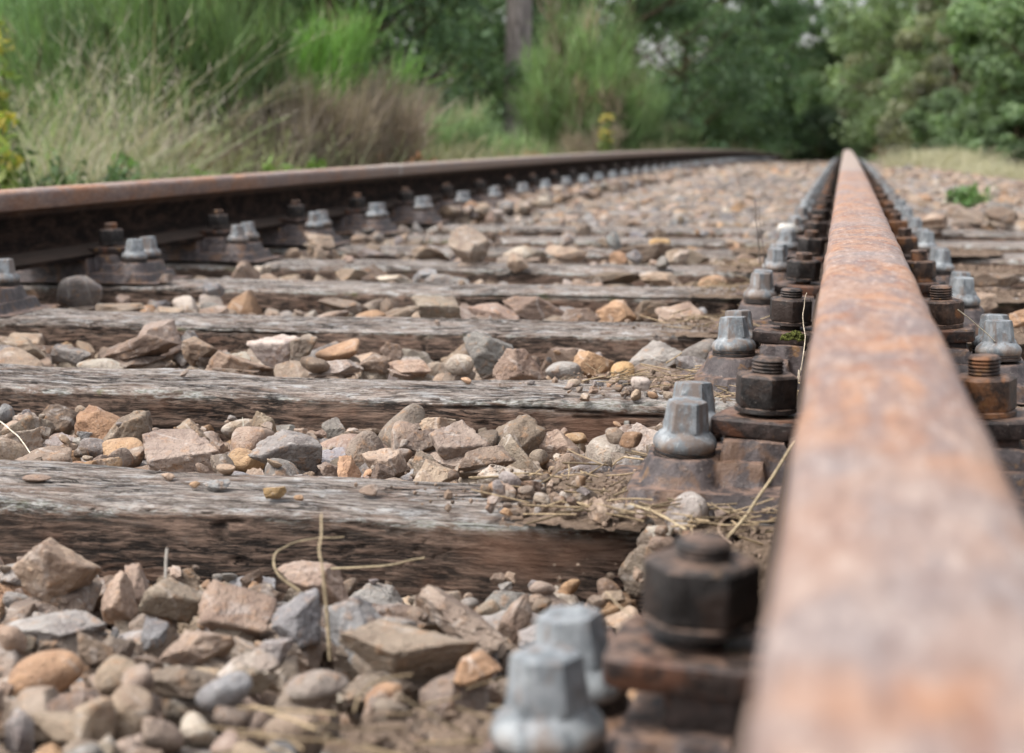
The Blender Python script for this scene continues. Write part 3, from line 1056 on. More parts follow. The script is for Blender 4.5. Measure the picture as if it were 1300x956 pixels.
# 2) stones placed as in the photograph: px, py centre, w, h (px), depth Y, colour, kind
HERO = [
    (75, 716, 96, 92, 1.13, 'tan', 'block', 0.1), (65, 785, 128, 56, 1.02, 'grey', 'block', .25), (146, 752, 46, 70, 1.10, 'tan', 'block', 0),
    (173, 735, 42, 68, 1.14, 'pinkish', 'block', -.5), (216, 757, 78, 58, 1.08, 'greybrown', 'block', 0), (297, 766, 98, 72, 1.06, 'tan', 'block', 0),
    (377, 780, 76, 80, 1.05, 'blue grey', 'block', -.3), (404, 735, 90, 66, 1.14, 'pinkish', 'block', 0), (456, 783, 84, 100, 1.04, 'blue grey', 'block', -.6),
    (588, 777, 116, 72, 1.07, 'greybrown', 'block', .15), (656, 772, 42, 58, 1.11, 'pinkish', 'block', .2), (250, 812, 108, 58, .97, 'pinkish', 'block', -.2),
    (62, 842, 88, 58, .92, 'orange', 'round', 0), (152, 848, 62, 52, .90, 'tan', 'round', 0), (520, 826, 172, 78, .955, 'pinkish', 'block', 0),
    (402, 855, 72, 34, .87, 'pale', 'round', 0), (310, 836, 84, 40, .92, 'pale', 'block', 0), (232, 853, 112, 42, .885, 'greybrown', 'block', 0),
    (683, 795, 54, 46, 1.03, 'grey', 'block', 0), (15, 800, 40, 40, .98, 'tan', 'round', 0), (120, 808, 60, 40, .96, 'brown', 'block', 0),
    (190, 795, 40, 40, 1.02, 'blue grey', 'block', .4), (345, 815, 50, 34, .96, 'grey', 'block', 0), (605, 838, 60, 40, .93, 'orange', 'block', 0),
    (500, 790, 50, 34, 1.0, 'grey', 'block', 0), (20, 752, 36, 26, 1.13, 'grey', 'round', 0), (545, 752, 36, 26, 1.15, 'brown', 'block', 0),
    (335, 745, 44, 30, 1.13, 'brown', 'block', 0),
    # between nearest and second sleeper
    (232, 574, 118, 72, 1.61, 'greybrown', 'block', .2), (366, 571, 86, 62, 1.62, 'grey', 'block', .15),
    (160, 574, 66, 42, 1.66, 'orange', 'round', -.2), (444, 563, 88, 40, 1.74, 'pinkish', 'round', .1), (441, 592, 26, 42, 1.55, 'orange', 'block', 0),
    (240, 541, 34, 20, 1.82, 'brown', 'round', 0), (584, 558, 80, 58, 1.68, 'greybrown', 'block', -.25), (556, 541, 42, 40, 1.79, 'tan', 'block', 0),
    (618, 577, 70, 36, 1.61, 'pinkish', 'block', -.2), (662, 573, 78, 54, 1.67, 'greybrown', 'block', -.1), (712, 560, 62, 46, 1.76, 'tan', 'block', -.2),
    (746, 597, 84, 42, 1.61, 'grey', 'block', .1), (695, 616, 66, 56, 1.44, 'brown', 'block', .45), (640, 597, 66, 44, 1.56, 'pale', 'block', -.2),
    (800, 598, 50, 34, 1.64, 'grey', 'block', .2), (115, 572, 44, 36, 1.66, 'grey', 'round', -.3), (28, 556, 56, 40, 1.74, 'pinkish', 'round', .2),
    (68, 592, 52, 26, 1.55, 'greybrown', 'block', 0), (310, 578, 46, 36, 1.63, 'orange', 'round', 0), (490, 585, 54, 44, 1.62, 'pinkish', 'block', 0),
    (548, 594, 60, 36, 1.55, 'tan', 'block', -.4), (310, 545, 50, 30, 1.78, 'tan', 'round', 0), (500, 610, 36, 18, 1.48, 'pale', 'round', 0),
    (105, 592, 38, 26, 1.55, 'orange', 'round', 0), (80, 556, 36, 22, 1.75, 'tan', 'round', 0), (300, 598, 34, 16, 1.5, 'blue grey', 'round', 0),
    (600, 615, 40, 16, 1.44, 'brown', 'block', 0),
    (872, 640, 50, 46, 1.262, 'grey', 'round', 0), (838, 668, 32, 22, 1.24, 'pale', 'round', 0), (905, 540, 32, 30, 1.50, 'grey', 'round', 0),
    (800, 617, 26, 18, 1.40, 'orange', 'round', 0), (812, 630, 22, 16, 1.36, 'pale', 'round', 0), (782, 612, 26, 18, 1.42, 'pinkish', 'round', 0),
    (350, 650, 30, 16, 1.285, 'yellow', 'block', 0), (288, 625, 26, 15, 1.37, 'tan', 'round', 0), (310, 630, 38, 13, 1.35, 'grey', 'round', 0),
    (275, 642, 34, 14, 1.31, 'blue grey', 'block', 0), (248, 641, 14, 9, 1.31, 'orange', 'round', 0), (214, 632, 18, 9, 1.34, 'tan', 'round', 0),
    (48, 637, 36, 11, 1.31, 'pinkish', 'round', 0), (468, 644, 24, 14, 1.31, 'brown', 'round', 0), (380, 654, 12, 8, 1.28, 'orange', 'round', 0),
    # on the second sleeper
    (592, 493, 13, 8, 1.93, 'orange', 'round', 0), (674, 492, 10, 6, 1.93, 'grey', 'round', 0), (736, 484, 10, 8, 1.96, 'brown', 'round', 0),
    # between second and third
    (178, 437, 92, 42, 2.22, 'brown', 'block', -.22), (203, 425, 66, 54, 2.32, 'greybrown', 'block', .4), (232, 442, 34, 46, 2.33, 'grey', 'block', .3),
    (30, 438, 66, 34, 2.30, 'tan', 'block', 0), (92, 446, 46, 28, 2.22, 'grey', 'block', 0), (302, 455, 82, 32, 2.19, 'tan', 'block', 0),
    (352, 440, 60, 44, 2.30, 'pale', 'block', -.2), (426, 461, 66, 26, 2.16, 'pale', 'block', -.15), (428, 440, 56, 30, 2.32, 'orange', 'round', -.2),
    (478, 457, 46, 28, 2.19, 'brown', 'block', .2), (500, 440, 30, 26, 2.32, 'brown', 'block', .3), (522, 462, 60, 26, 2.17, 'tan', 'block', 0),
    (622, 444, 62, 56, 2.27, 'grey', 'block', 0), (664, 458, 66, 46, 2.19, 'tan', 'block', .2), (716, 466, 40, 26, 2.17, 'grey', 'round', 0),
    (753, 458, 50, 40, 2.21, 'orange', 'block', .2), (790, 466, 28, 26, 2.18, 'yellow', 'round', 0), (836, 447, 76, 40, 2.29, 'grey', 'block', -.15),
    (890, 442, 46, 36, 2.28, 'grey', 'round', 0), (836, 468, 66, 26, 2.2, 'pinkish', 'block', 0), (585, 455, 34, 24, 2.2, 'pale', 'round', 0),
    (885, 462, 52, 34, 2.16, 'grey', 'block', -.2), (252, 440, 50, 36, 2.28, 'tan', 'block', 0), (128, 458, 60, 18, 2.14, 'pale', 'round', 0),
    (385, 440, 44, 34, 2.3, 'greybrown', 'block', 0), (398, 462, 34, 20, 2.14, 'brown', 'round', 0),
    # between third and fourth
    (555, 387, 60, 38, 2.80, 'greybrown', 'block', .1), (682, 386, 78, 34, 2.78, 'brown', 'block', .12), (628, 393, 66, 26, 2.74, 'pinkish', 'block', -.1),
    (505, 394, 50, 20, 2.74, 'brown', 'block', 0), (783, 392, 46, 30, 2.80, 'orange', 'block', 0), (826, 390, 46, 30, 2.82, 'brown', 'block', 0),
    (866, 396, 62, 36, 2.76, 'tan', 'block', .1), (738, 398, 46, 24, 2.72, 'brown', 'block', 0), (435, 384, 60, 24, 2.84, 'greybrown', 'block', .2),
    (470, 396, 36, 16, 2.72, 'orange', 'round', 0), (420, 396, 44, 16, 2.7, 'pinkish', 'round', 0), (270, 392, 40, 18, 2.76, 'tan', 'block', 0),
    (210, 392, 46, 18, 2.74, 'tan', 'block', 0), (150, 390, 60, 20, 2.74, 'pinkish', 'block', 0), (30, 378, 36, 24, 2.9, 'orange', 'block', 0),
    (103, 368, 54, 46, 2.93, 'grey', 'round', 0), (10, 385, 36, 24, 2.85, 'grey', 'block', 0), (64, 388, 24, 10, 2.8, 'orange', 'round', 0),
    # further back
    (595, 311, 48, 52, 3.76, 'greybrown', 'block', .05), (540, 345, 34, 20, 3.42, 'blue grey', 'block', -.2), (445, 345, 40, 18, 3.4, 'tan', 'block', 0),
    (500, 350, 46, 16, 3.36, 'pale', 'block', 0), (570, 352, 56, 18, 3.36, 'grey', 'block', 0), (780, 350, 60, 20, 3.4, 'brown', 'block', 0),
    (750, 360, 30, 14, 3.3, 'tan', 'round', 0), (840, 352, 56, 22, 3.42, 'tan', 'block', 0), (345, 350, 30, 16, 3.3, 'tan', 'block', 0),
    (405, 300, 40, 18, 4.05, 'tan', 'block', 0), (548, 318, 44, 22, 3.95, 'pinkish', 'block', .2), (480, 320, 50, 20, 4.0, 'grey', 'block', .2),
    (820, 316, 60, 28, 4.0, 'pinkish', 'block', 0), (870, 322, 50, 24, 3.95, 'tan', 'block', 0), (720, 318, 50, 22, 4.0, 'tan', 'block', 0),
    (665, 318, 50, 20, 4.0, 'pale', 'block', 0), (905, 356, 34, 24, 3.35, 'orange', 'round', 0), (838, 305, 24, 14, 4.15, 'yellow', 'round', 0),
    (1000, 286, 24, 14, 4.0, 'white', 'round', 0),
    # right of the right rail
    (1245, 380, 36, 26, 3.0, 'tan', 'block', 0), (1262, 352, 60, 26, 3.3, 'tan', 'block', -.2), (1272, 268, 36, 20, 5.6, 'brown', 'block', 0),
    (1292, 402, 40, 30, 2.6, 'orange', 'block', 0), (1225, 268, 44, 20, 5.6, 'greybrown', 'block', 0), (1180, 275, 40, 18, 5.4, 'tan', 'block', 0),
]
rngh = np.random.default_rng(99)
for (px, py, w, h, Y, cn, kd, roll) in HERO:
    c = at_y(px, py, Y)
    sc = Y / math.cos(0) / FPX
    # a hand-placed stone must reach what lies under it
    hw, hh = w * sc * .57, h * sc * .57
    rec = dict(seed=int(rngh.integers(1 << 30)), kind='facet' if kd == 'block' and hw > .017 else kd, dims=(hw, (hw + hh) / 2 * rngh.uniform(.8, 1.05), hh), fit=True, roll=roll, hero=True,
               col=cn, tint=tint(cn, rngh), R=rot_rand(rngh), pre=(1, rngh.uniform(.7, 1), rngh.uniform(.6, .95)), px=px)
    V = build_pts(rec, 4)
    V = V / np.array([max(abs(V[:, 0]).max() / hw, .2), 1, max(abs(V[:, 2]).max() / hh, .2)])
    rec['post'] = True
    rec['hw'], rec['hh'] = hw, hh
    # let it sink or drop onto the support if it would hover
    ix, iy, ok = foot(V, c[0], c[1])
    low = V[ok, 2] < 0
    if ok.any():
        need = np.percentile((H[ix[ok], iy[ok]] - V[ok, 2])[low], 65)
        if hw < .013 and c[2] < need + .001:
            c[2] = need + .001
        if c[2] > need + .006:
            gap = c[2] - need
            c[2] -= min(.006, gap)
            gap -= min(.006, gap)
            while gap > .004:
                hh2 = min(gap, .03) / 2 + .006
                r2 = dict(seed=int(rngh.integers(1 << 30)), kind='block', dims=(max(hw * .8, hh2), max(hw * .8, hh2), hh2), fit=True, hero=False, col='greybrown',
                          tint=tint('greybrown', rngh), R=rot_rand(rngh), pre=(1, .8, .8))
                V2 = build_pts(r2, 4)
                put_stone(V2, c[0] + rngh.normal(0, .006), c[1] + .004, c[2] - V[:, 2].max() * .75 - gap + hh2 * 1.0, r2)
                gap -= hh2 * 2 - .012
    put_stone(V, c[0], c[1], c[2], rec)

# 3) stones between and around them
for b in range(0, 8):
    y0, y1 = SY[b] + SOFF.get(b, 0) + SWS.get(b, SW) / 2 - .012, SY[b + 1] + SOFF.get(b + 1, 0) - SWS.get(b + 1, SW) / 2 + .012
    area = (y1 - y0) * (.53 * y0)
    if b == 0:
        fill(170, (-.62, -.21), (.62, .86), (.014, .3, .007, .021), lambda x, y: .004, 140, tries=3, kinds=('round', 'block'), skipsl=False)
        fill(230, bayx(1.15), (.62, 1.12), (.019, .35, .009, .030), lambda x, y: -.035 if y > .95 else -.02, 40, tries=6, kinds=('block', 'block', 'round', 'block', 'facet'), skipsl=False)
        fill(140, bayx(1.15), (.62, 1.2), (.008, .3, .005, .012), lambda x, y: -.005 if y < .9 else -.03, 41, tries=5, kinds=('block', 'round'), skipsl=False)
    elif b < 4:
        fill(int(150 + 40 * b), bayx(y1), (y0, y1), (.020, .32, .010, .034), lambda x, y: .004, 40 + 3 * b, tries=7, kinds=('block', 'round', 'block'))
        fill(130, bayx(y1), (y0, y1), (.009, .3, .005, .013), lambda x, y: -.012, 41 + 3 * b, tries=5, kinds=('block', 'round'))
    else:
        fill(int(min(area * 900, 420)), bayx(y1), (y0, y1), (.023, .28, .012, .036), lambda x, y: .02, 40 + 3 * b, tries=4)
# the bays carry on to the left rail and under the right rail
for b in range(0, 4):
    y0, y1 = SY[b] + .07, SY[b + 1] - .07
    fill(420 if b < 3 else 200, (-1.44, min(-1.36, -.53 * y0 - .02) if b == 3 else -.53 * y0 - .02), (y0, y1), (.021, .3, .010, .034), (lambda x, y: -.055) if b == 0 else (lambda x, y: -.026), 170 + b, tries=3)
fill(260, (-.09, .75), (.75, 2.3), (.020, .3, .010, .032), lambda x, y: -.02, 180, tries=3)
# the right-hand side of the right rail
fill(420, (.14, .75), (2.2, 6.0), (.024, .28, .012, .036), lambda x, y: .006, 90, tries=4)
fill(60, (.08, .13), (1.5, 6.0), (.014, .28, .008, .02), lambda x, y: .0, 93, tries=4)
# left of the left rail and under it
fill(120, (-1.72, -1.3), (2.6, 5.0), (.02, .28, .012, .03), lambda x, y: -.02, 91, tries=4)
fill(130, (-1.47, -1.12), (2.9, 6.1), (.02, .3, .010, .03), lambda x, y: .05, 96, tries=3, skipsl=False)
fill(110, (-.27, -.08), (1.22, 1.36), (.005, .35, .003, .010), lambda x, y: .03, 97, tries=2, kinds=('round', 'block'), skipsl=False)
fill(60, (-.30, -.12), (1.83, 1.95), (.004, .35, .0025, .008), lambda x, y: .03, 98, tries=2, kinds=('round', 'block'), skipsl=False)
for b in range(0, 3):
    fill(220, bayx(SY[b + 1]), (SY[b] + .06, SY[b + 1] - .06), (.0055, .3, .003, .009), lambda x, y: -.004, 150 + b, tries=3, kinds=('round', 'block'))
# odd stones lying on sleepers further back
fill(200, (-1.6, -.2), (3.3, 6.0), (.016, .3, .008, .026), lambda x, y: .05, 92, tries=2, skipsl=False)
fill(26, (-.9, -.25), (1.9, 3.4), (.0045, .3, .003, .007), lambda x, y: .012, 95, tries=2, skipsl=False, kinds=('round',))

# visibility rank: seen cells weighted by distance
cnt = np.bincount(IDM[IDM >= 0], minlength=len(stones)).astype(float)
order = []
for k, s in enumerate(stones):
    x, y, z = s['pos']
    hz = s.get('hh', s['dims'][0] * .6)
    vis = cnt[k] * CELL * CELL * (.45 + .5 * y / 10) + (hz * s['dims'][0]) * min(1, cnt[k] * CELL * CELL / (2.2 * s['dims'][0] ** 2 + 1e-9)) * 1.0
    px, py = proj((x, y, z))
    inside = -40 < px < 1340 and py < 1000
    s['score'] = (vis / y ** 2 if inside else 0) * (5 if s.get('hero') else 1)
    s['pxy'] = (px, py)
    if s.get('hero') and inside:
        s['score'] += 100
    order.append(k)
order.sort(key=lambda k: -stones[k]['score'])
N_IND = 298
indiv = set(order[:N_IND])

BAYNAME = ['in front of the nearest sleeper', 'between nearest and second sleepers', 'between second and third sleepers', 'between third and fourth sleepers',
           'between fourth and fifth sleepers', 'behind the fifth sleeper']
SLNAME = ['lying among gravel at bottom edge', 'lying on the nearest sleeper', 'lying on the second sleeper', 'lying on the third sleeper', 'lying on the fourth sleeper', 'standing on the fifth sleeper']
CN = {'greybrown': 'grey-brown', 'blue grey': 'bluish grey', 'pinkish': 'pinkish brown', 'orange': 'orange-brown', 'yellow': 'yellowish'}


def place_words(s):
    x, y, z = s['pos']
    side = ''
    if x > .03:
        return 'right of the right rail'
    for i in range(6):
        if abs(y - SY[i] - SOFF.get(i, 0)) < SWS.get(i, SW) / 2 - .005 and z > .0:
            return SLNAME[i]
    b = 0
    for i in range(6):
        if y > SY[i] + SOFF.get(i, 0):
            b = i
    return BAYNAME[b]


labs = {}
for k in indiv:
    s = stones[k]
    w = s['pxy'][0]
    area = 'at left' if w < 330 else ('mid-way' if w < 640 else 'at right')
    d = s.get('hw', s['dims'][0])
    size = 'large' if d > .024 else ('small' if d > .013 else 'tiny')
    if w > 1074:
        area = 'below bolts'
    shape = 'rounded' if s['kind'] == 'round' else 'angular'
    key = (size, shape, CN.get(s['col'], s['col']), place_words(s), area)
    labs.setdefault(key, []).append(k)
NUMW = ['', '', 'two', 'three', 'four', 'five', 'six', 'seven', 'eight', 'nine', 'ten', 'eleven', 'twelve', 'thirteen', 'fourteen', 'fifteen']
ORDW = ['leftmost', 'second from left', 'third from left', 'fourth from left', 'fifth from left', 'sixth from left', 'seventh from left', 'eighth from left', 'ninth from left', 'tenth from left', 'eleventh from left', 'twelfth from left']
for key, ks in labs.items():
    ks.sort(key=lambda k: stones[k]['pxy'][0])
    for r, k in enumerate(ks):
        size, shape, cn, pl, ar = key
        pl = pl.replace('sleepers', 'sleepers')
        where = pl + (', ' + ar if ar != 'below bolts' else '')
        if len(ks) == 1:
            stones[k]['label'] = f'{size} {shape} {cn} stone {where}'
        else:
            o_ = 'rightmost' if r == len(ks) - 1 else ORDW[min(r, 11)]
            stones[k]['label'] = f'{o_} {size} {shape} {cn} stone {where}'


def stone_geo(s, sub):
    V = build_pts(s, sub)
    if s.get('post'):
        V = V / np.array([max(abs(V[:, 0]).max() / s['hw'], .2), 1, max(abs(V[:, 2]).max() / s['hh'], .2)])
    return V


for k in sorted(indiv):
    s = stones[k]
    pxs = s.get('hw', s['dims'][0]) / s['pos'][1] * 2200
    sub = 6 if pxs > 60 else (5 if pxs > 14 else 4)
    V = stone_geo(s, sub)
    me = mesh_np('ballast_stone', V, [ICO[sub][1]], M_stone)
    x, y, z = s['pos']
    o = link('ballast_stone', me, None, (x, y, z + float(dip(y))))
    o.color = (*[float(c) for c in s['tint']], 1)
    tag(o, s['label'], 'stone', 'loose ballast stones ' + place_words(s))
g = Geo()
for k, s in enumerate(stones):
    if k in indiv or cnt[k] < 1:
        continue
    x, y, z = s['pos']
    sub = 4 if y < 2.6 else 3
    g.add(stone_geo(s, sub) + np.array([x, y, z + float(dip(y))]), None, ICO[sub][1], col=s['tint'])
print('stones', len(stones), 'individual', len(indiv))

# far ballast: one mass nobody could count
protos = []
for k in range(40):
    r_ = np.random.default_rng(500 + k)
    V = stone_shape(ICO[2][0], r_, 'block') * np.array([1, r_.uniform(.65, .95), r_.uniform(.45, .8)])
    V = V @ np.array(Euler((r_.normal(0, .3), r_.normal(0, .3), 0)).to_matrix()).T
    protos.append(V)
rng = np.random.default_rng(31)


def scatter(n, xr, yr, zf, size):
    for _ in range(int(n * 1.5)):
        x, y = rng.uniform(*xr), yr[0] + (yr[1] - yr[0]) * rng.random() ** 1.15
        if abs(x - RC) < .10 or abs(x - LC) < .10:
            continue
        onc = False
        for cx in (RC, LC):
            if abs(x - cx) < .22 and min(abs(y - sy) for sy in SY) < .12:
                onc = True
        if onc:
            continue
        s = float(np.clip(rng.lognormal(math.log(size), .35), .012, .06))
        a = rng.uniform(0, 6.28)
        c_, s_ = math.cos(a), math.sin(a)
        V = protos[rng.integers(40)] * s
        V = V @ np.array([[c_, -s_, 0], [s_, c_, 0], [0, 0, 1]]).T
        on = min(abs(y - sy) for sy in SY) < SW / 2
        if on and rng.random() < .74 and SX0 < x < SX0 + SLEN:
            continue
        z = zf(x, y) + (s * .3 if on else rng.uniform(-.02, .012))
        g.add(V + np.array([x, y, z + float(dip(y))]), None, ICO[2][1], col=tint(PNAMES[rng.choice(len(PNAMES), p=PW)], rng))


edge = lambda x, y: (-.034 if -2.0 < x < .57 else -.03 - .12 * max(x - .75, 0))
scatter(6800, (-1.42, -.07), (5.9, 14), edge, .019)
scatter(3600, (.10, 1.7), (5.6, 14), edge, .027)
scatter(1500, (.57, 1.4), (2.4, 6), edge, .026)
scatter(500, (-1.46, -1.15), (5.9, 14), lambda x, y: .015, .022)
scatter(3800, (-1.42, -.05), (13, 34), edge, .034)
scatter(3000, (.10, 2.3), (13, 34), edge, .036)
scatter(900, (-2.1, -1.60), (2.2, 14), lambda x, y: -.03, .026)
o = link('loose_ballast', g.mesh('loose_ballast', M_stones, True, 24))
tag(o, 'mass of small and distant brown and grey ballast stones filling the track bed', 'ballast', None, 'stuff')

# ------------------------------------------------------------------ ground
xs = np.concatenate([[-400, -150, -60, -25, -12, -8, -6, -5, -4, -3.4, -3, -2.7, -2.4, -2.2], np.arange(-2.1, 2.6, .1), [2.8, 3.2, 3.6, 4, 5, 6, 8, 12, 25, 60, 150, 400]])
ys = np.concatenate([[-300, -100, -30, -8, -2, 0], np.arange(.3, 8, .1), np.arange(8, 36, .5), [38, 42, 50, 60, 80, 120, 200, 400]])
X, Y = np.meshgrid(xs, ys, indexing='ij')
Z = np.where(Y < 45, -DIP * Y ** 2, -DIP * 45 ** 2 - DIP * 90 * (np.minimum(Y, 60) - 45)) + BED
Z = Z - .16 * sstep(np.abs(X + .73), 1.7, 2.6) + .10 * sstep(X, 1.6, 3.5) + .06 * sstep(-X, 2.6, 4.0)
Z += .012 * vnoise(np.stack([X * 3, Y * 3, X * 0], -1), 2) * (np.abs(X) < 8)
o = link('ground', mesh_np('ground', np.stack([X, Y, Z], -1).reshape(-1, 3), [grid_faces(len(xs), len(ys))], M_ground))
tag(o, 'brown stony track bed running into rough grass', None, None, 'structure')


def gz(x, y):
    z = -DIP * min(y, 45) ** 2 - (DIP * 90 * (min(y, 60) - 45) if y > 45 else 0) + BED
    st = lambda v, a, b: float(sstep(np.array(v), a, b))
    return z - .16 * st(abs(x + .73), 1.7, 2.6) + .10 * st(x, 1.6, 3.5) + .06 * st(-x, 2.6, 4.0)


# ------------------------------------------------------------------ soil, crumbs, straw litter by the right rail
def soil_patch(specs, label):
    g = Geo()
    rng = np.random.default_rng(hash(label) % 1000 if False else len(label))
    for (cx, cy, rx, ry, h, z0) in specs:
        n = 70
        u = np.linspace(-1, 1, n)
        A, B = np.meshgrid(u, u, indexing='ij')
        R = np.sqrt(A ** 2 + B ** 2)
        nn = fbm(np.stack([A * 3 + cx * 9, B * 3 + cy * 9, A * 0], -1), 4, 8)
        fine = fbm(np.stack([A * 16 + cx * 9, B * 16, A * 0], -1), 3, 9)
        z = h * np.clip(1 - R + .35 * nn, -.2, .8) * 1.2 + .0025 * fine
        V = np.stack([cx + A * rx, cy + B * ry, z0 + z - .004 + dip(cy)], -1).reshape(-1, 3)
        c = np.array([.19, .138, .10]) * (1 + .4 * fine.reshape(-1, 1)) + .0
        F = grid_faces(n, n)
        keep = (z.reshape(-1)[F] > 0).any(1)
        g.add(V, F[keep], col=np.clip(c, 0.01, 1))
        for _ in range(int(1500 * rx * ry / .02)):
            a, r = rng.uniform(0, 6.28), min(1.9, abs(rng.normal(0, .75)))
            x, y = cx + r * math.cos(a) * rx, cy + r * math.sin(a) * ry
            i, j = int((r * math.cos(a) + 1) / 2 * (n - 1)), int((r * math.sin(a) + 1) / 2 * (n - 1))
            zz_ = z[i, j] if 0 <= i < n and 0 <= j < n else 0
            zz_ = max(zz_, .003)
            if abs(y - (cy + .02)) > .078 and z0 > -.01:
                continue
            s = rng.uniform(.0006, .0022) if rng.random() < .93 else rng.uniform(.003, .006)
            V = ICO[1][0] * s * rng.uniform(.6, 1.2, 3)
            cc = np.array([.27, .20, .15]) * rng.uniform(.4, 1.5)
            g.add(V + [x, y, z0 + zz_ - .003 + dip(cy)], None, ICO[1][1], col=np.clip(cc, 0, .6))
    o = link('soil', g.mesh('soil', M_soil, False))
    tag(o, label, 'soil', None, 'stuff')


def straw_litter(specs, label):
    g = Geo()
    rng = np.random.default_rng(len(label) + 3)
    for (cx, cy, rx, ry, n, z0) in specs:
        for _ in range(n):
            a, r = rng.uniform(0, 6.28), math.sqrt(rng.random())
            p = np.array([cx + r * rx * math.cos(a), cy + r * ry * math.sin(a), z0 + rng.uniform(0, .006)])
            L = rng.uniform(.012, .05)
            az = rng.uniform(0, 6.28)
            d = np.array([math.cos(az), math.sin(az), rng.normal(.05, .18)])
            t = np.linspace(0, 1, 5)[:, None]
            side = np.array([-d[1], d[0], .3]) * rng.normal(0, .35)
            P = p + d * L * t + side * L * t * (1 - t) + np.array([0, 0, dip(cy)])
            V, Q = tube(P, rng.uniform(.0004, .0009), 4)
            c = np.array([.42, .32, .20]) * rng.uniform(.4, 1.3)
            g.add(V, Q, col=np.clip(c, 0, .8))
    o = link('dry_grass_litter', g.mesh('dry_grass_litter', M_straw))
    tag(o, label, 'litter', None, 'stuff')


sp, st_ = [], []
for i in range(0, 7):
    y = SY[i]
    sp.append((-.14, y - .02, .13 if i else .09, .11, .007 if i in (1, 2) else .003, .001))
    sp.append((-.03, y - .13, .10, .07, .03, -.028))
    sp.append((-.03, y + .12, .10, .07, .03, -.028))
    st_.append((-.15, y - .02, .13, .12, 80, .006))
    st_.append((-.05, y - .12, .07, .05, 40, .002))
sp.append((-.15, 1.30, .10, .06, .007, .0))
st_.append((-.10, 1.26, .10, .05, 50, .006))
for i in range(2, 7):
    sp.append((.22, SY[i], .16, .13, .008, .001))
soil_patch(sp, 'brown crumbly soil heaped around the chairs of the right rail')
straw_litter(st_, 'short dry straw scattered over the soil beside the right rail')


def stalk(pts, r0, r1, label, col=(.52, .42, .27), seg=6, sub=9):
    P = np.array([at_y(*p) for p in pts])
    t = np.linspace(0, len(P) - 1, sub * (len(P) - 1) + 1)
    # catmull-rom
    out = []
    for u in t:
        i = min(int(u), len(P) - 2)
        f = u - i
        p0, p1, p2, p3 = P[max(i - 1, 0)], P[i], P[i + 1], P[min(i + 2, len(P) - 1)]
        out.append(.5 * ((2 * p1) + (-p0 + p2) * f + (2 * p0 - 5 * p1 + 4 * p2 - p3) * f * f + (-p0 + 3 * p1 - 3 * p2 + p3) * f ** 3))
    out = np.array(out)
    out = out + .0016 * np.stack([vnoise(out * 60, q) for q in (1, 2, 3)], 1) * np.linspace(0, 1, len(out))[:, None]
    V, Q = tube(out, np.linspace(r0, r1, len(out)) * .72, seg)
    g = Geo()
    nz_ = fbm(V * 90, 2, 4)[:, None]
    g.add(V, Q, col=np.clip(np.array(col) * (1 + .4 * nz_), 0, 1))
    o = link('dry_grass_stalk', g.mesh('dry_grass_stalk', M_straw))
    tag(o, label, 'grass stalk', 'dry grass stalks lying among the stones')


stalk([(419, 838, 1.0), (415, 780, 1.0), (410, 725, 1.0), (406, 690, 1.01), (412, 650, 1.03)], .0017, .0007, 'tall bent straw stalk standing among the front stones left of centre')
stalk([(380, 750, 1.06), (352, 728, 1.06), (350, 705, 1.07), (372, 690, 1.09), (436, 680, 1.12)], .0013, .0006, 'thin curled straw hooking up against the nearest sleeper face')
stalk([(420, 722, 1.11), (480, 718, 1.12), (540, 708, 1.13)], .0011, .0008, 'pale straw lying flat along nearest sleeper face')
stalk([(210, 735, 1.07), (211, 715, 1.07), (212, 697, 1.07)], .0013, .0011, 'short pale upright stub of straw above the left front stones', (.62, .58, .52))
stalk([(905, 705, 1.16), (950, 650, 1.20), (1010, 562, 1.24)], .0017, .0015, 'long thick straw leaning from the pebble up to the right rail')
stalk([(795, 800, .98), (820, 782, .98), (846, 764, .99)], .0016, .0014, 'thick short straw lying beside the blurred black nut')
stalk([(770, 752, 1.08), (790, 772, 1.04), (815, 790, 1.0)], .001, .0008, 'thin straw lying in gravel left of the black nut', (.36, .28, .19))
stalk([(930, 690, 1.12), (912, 672, 1.15), (926, 655, 1.17), (965, 650, 1.2), (1000, 640, 1.2)], .001, .0007, 'looping pale straw in front of the nearest chair casting', (.45, .33, .24))
stalk([(800, 640, 1.26), (835, 652, 1.24), (870, 672, 1.2)], .0014, .001, 'short straw lying left of the round pebble')
stalk([(0, 535, 1.6), (22, 553, 1.58), (40, 577, 1.55)], .0011, .0009, 'pale straw poking over stones at far left edge', (.75, .68, .55))
stalk([(965, 335, 3.0), (962, 300, 3.02), (958, 254, 3.05)], .0022, .0012, 'taller dark twig of the pair standing left of the right rail screws', (.10, .08, .07))
stalk([(972, 340, 3.0), (967, 305, 3.02), (962, 262, 3.05)], .0018, .001, 'shorter dark twig of the pair standing left of the right rail screws', (.14, .11, .09))
stalk([(1017, 470, 1.75), (1022, 430, 1.78), (1019, 400, 1.84), (1024, 372, 1.86)], .0009, .0006, 'wiry pale stalk curling up against the right rail side', (.55, .47, .36))
stalk([(1014, 470, 1.62), (1012, 490, 1.6), (1018, 455, 1.66)], .0008, .0005, 'tiny straw twisted against right rail near the third black nut', (.5, .42, .32))
stalk([(1216, 393, 1.9), (1240, 412, 1.92), (1262, 432, 1.93)], .0008, .0006, 'straight pale straw running from rusty nut to screw right of the rail', (.75, .66, .48))
stalk([(966, 405, 2.2), (985, 398, 2.15), (998, 388, 2.1)], .001, .0007, 'pale straw lying between zinc screw and black nut')
stalk([(310, 560, 1.72), (309, 545, 1.73), (308, 530, 1.74)], .0007, .0005, 'wispy upright grass blade before the second sleeper', (.5, .48, .4))

